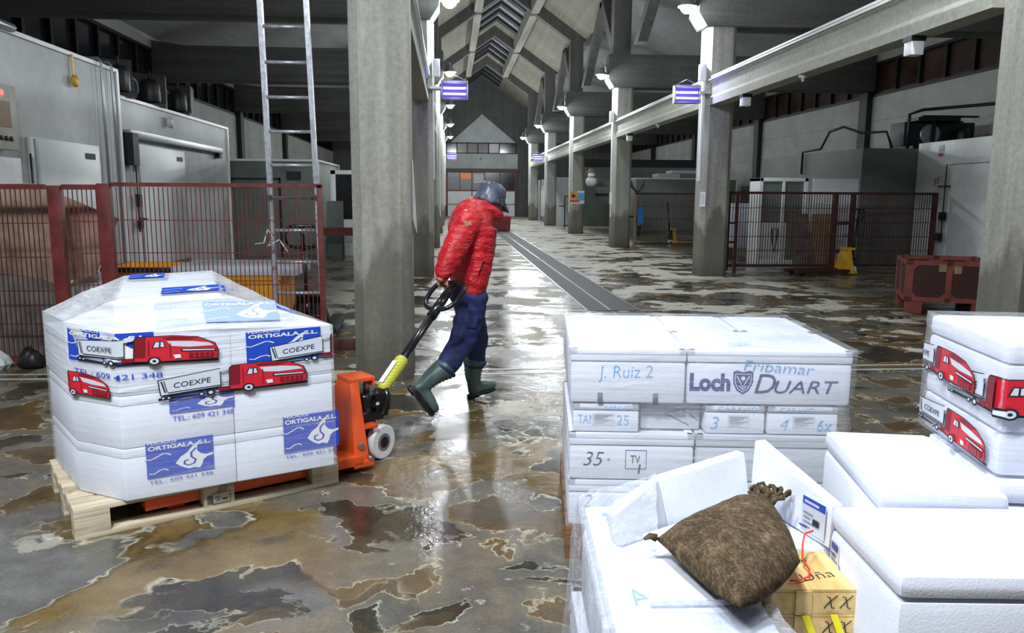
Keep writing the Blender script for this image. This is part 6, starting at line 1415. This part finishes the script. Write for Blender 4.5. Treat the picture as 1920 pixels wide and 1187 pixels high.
chain(mb, [(0.16, 5.44, 1.33), shR, elR, wrR, Vector(wrR)+Vector((-0.008, -0.006, -0.03))], [0.05, 0.05, 0.042, 0.029, 0.027], 14)
chain(mb, [(0.17, 5.60, 1.33), shL, elL, wrL], [0.05, 0.05, 0.042, 0.028], 14)
for hp, kn, bo, an in ((hpR, knR, boR, (-0.18, 5.26, 0.22)), (hpL, knL, boL, (0.185, 5.83, 0.09))): chain(mb, [hp, kn, bo, an], [0.08, 0.058, 0.045, 0.026], 14)
# right hand closed round the handle loop
def hand_grip(G, bar, wrist, flip=1):
    bar = bar.normalized(); toW = (Vector(wrist)-G); toW = (toW-bar*toW.dot(bar)).normalized(); v = bar.cross(toW)*flip
    kn = G+toW*0.034+v*0.010
    chain(mb, [Vector(wrist)+Vector((-0.008, -0.006, -0.028)), kn+toW*0.030, kn+toW*0.006], [(0.026, 0.018), (0.046, 0.020), (0.048, 0.019)], 16, up=bar)
    for i, (ln, rr) in enumerate(((1.0, 0.0105), (1.08, 0.0108), (1.02, 0.0105), (0.86, 0.0094))):
        c = G+bar*(i-1.5)*0.0235; P = []
        for k in range(6):
            a = math.radians(38+k*42*ln); P.append(c+toW*math.cos(a)*0.0265+v*math.sin(a)*0.0265)
        chain(mb, [kn+bar*(i-1.5)*0.0235]+P, [rr*1.15]+[rr]*3+[rr*0.95]*2+[rr*0.85], 10, 3)
    c = G-bar*0.048
    chain(mb, [kn+toW*0.022-bar*0.034, kn+toW*0.004-bar*0.050-v*0.010, G-bar*0.046-v*0.026+toW*0.008, G-bar*0.030-v*0.029-toW*0.012], [0.015, 0.0125, 0.0105, 0.009], 10, 3)
hand_grip(GRIP, -GLAT, wrR, 1)
# left hand hanging, slightly curled
wl = Vector(wrL); kl = wl+Vector((0.02, 0.0, -0.085))
chain(mb, [wl, wl+Vector((0.01, 0, -0.04)), kl], [(0.026, 0.018), (0.036, 0.016), (0.040, 0.014)], 14, up=(1, 0, 0))
for i in range(4): chain(mb, [kl+Vector(((i-1.5)*0.019, 0, 0)), kl+Vector(((i-1.5)*0.02, -0.006, -0.035)), kl+Vector(((i-1.5)*0.019, -0.022, -0.060-0.006*(i in (1, 2))))], [0.0095, 0.009, 0.0078], 10)
chain(mb, [wl+Vector((0.035, 0, -0.03)), wl+Vector((0.058, -0.012, -0.06)), wl+Vector((0.056, -0.02, -0.09))], [0.014, 0.011, 0.009], 10)
sm_ = remesh(mb, 0.0042, 2)
for v in sm_.vertices: v.co -= PO
body = put(sm_, 'body', 'skin', person)
for s in (-1, 1):
    mb = MB(); mb.lathe([(0.0, -0.011), (0.008, -0.008), (0.011, 0), (0.008, 0.008), (0.0, 0.011)], H(0.080, s*0.031, 0.0)-PO, 12); mb.build('eye', 'white', person)
mb = MB(); mb.tube([H(0.098, -0.012, -0.064)-PO, H(0.103, 0, -0.064)-PO, H(0.098, 0.012, -0.064)-PO], 0.0035, 8); mb.build('mouth', 'truck_dred', person)
mb = MB()   # short hair under the hat
mb.rings([[H(-0.012+math.cos(2*PI*k/24)*r*1.06, math.sin(2*PI*k/24)*r*0.86, z-0.018*(math.cos(2*PI*k/24) < -0.2))-PO for k in range(24)] for r, z in ((0.091, -0.035), (0.096, 0.0), (0.096, 0.04))]); mb.build('hair', 'print_grey', person)
mb = MB(); rg = []   # waxed bucket hat with a drooping peak
for r, z, fl in ((0.0, 0.108, 0), (0.04, 0.106, 0), (0.075, 0.094, 0), (0.094, 0.068, 0), (0.100, 0.035, 0), (0.104, 0.010, 0.0), (0.106, -0.008, 0.2), (0.111, -0.026, 0.7), (0.114, -0.040, 1.0), (0.106, -0.036, 0.9), (0.097, 0.01, 0.0)):
    ring = []
    for k in range(48):
        t = 2*PI*k/48; f = max(0, math.cos(t))**2*fl; cr_ = 1+0.13*mn.noise(Vector((math.cos(t)*2.2, math.sin(t)*2.2, z*22)))+0.05*mn.noise(Vector((math.cos(t)*6, math.sin(t)*6, z*50)))
        ring.append(H(-0.008+math.cos(t)*(r*1.05*cr_+f*0.05), math.sin(t)*r*0.88*cr_, z+0.012-0.016*fl*(1-f)*(1 if math.cos(t) < 0 else 0.3)-f*0.012+0.012*mn.noise(Vector((math.cos(t)*3, math.sin(t)*3, z*18+5))))-PO)
    rg.append(ring)
mb.rings(rg); mb.build('waxed_hat', 'hat', person)
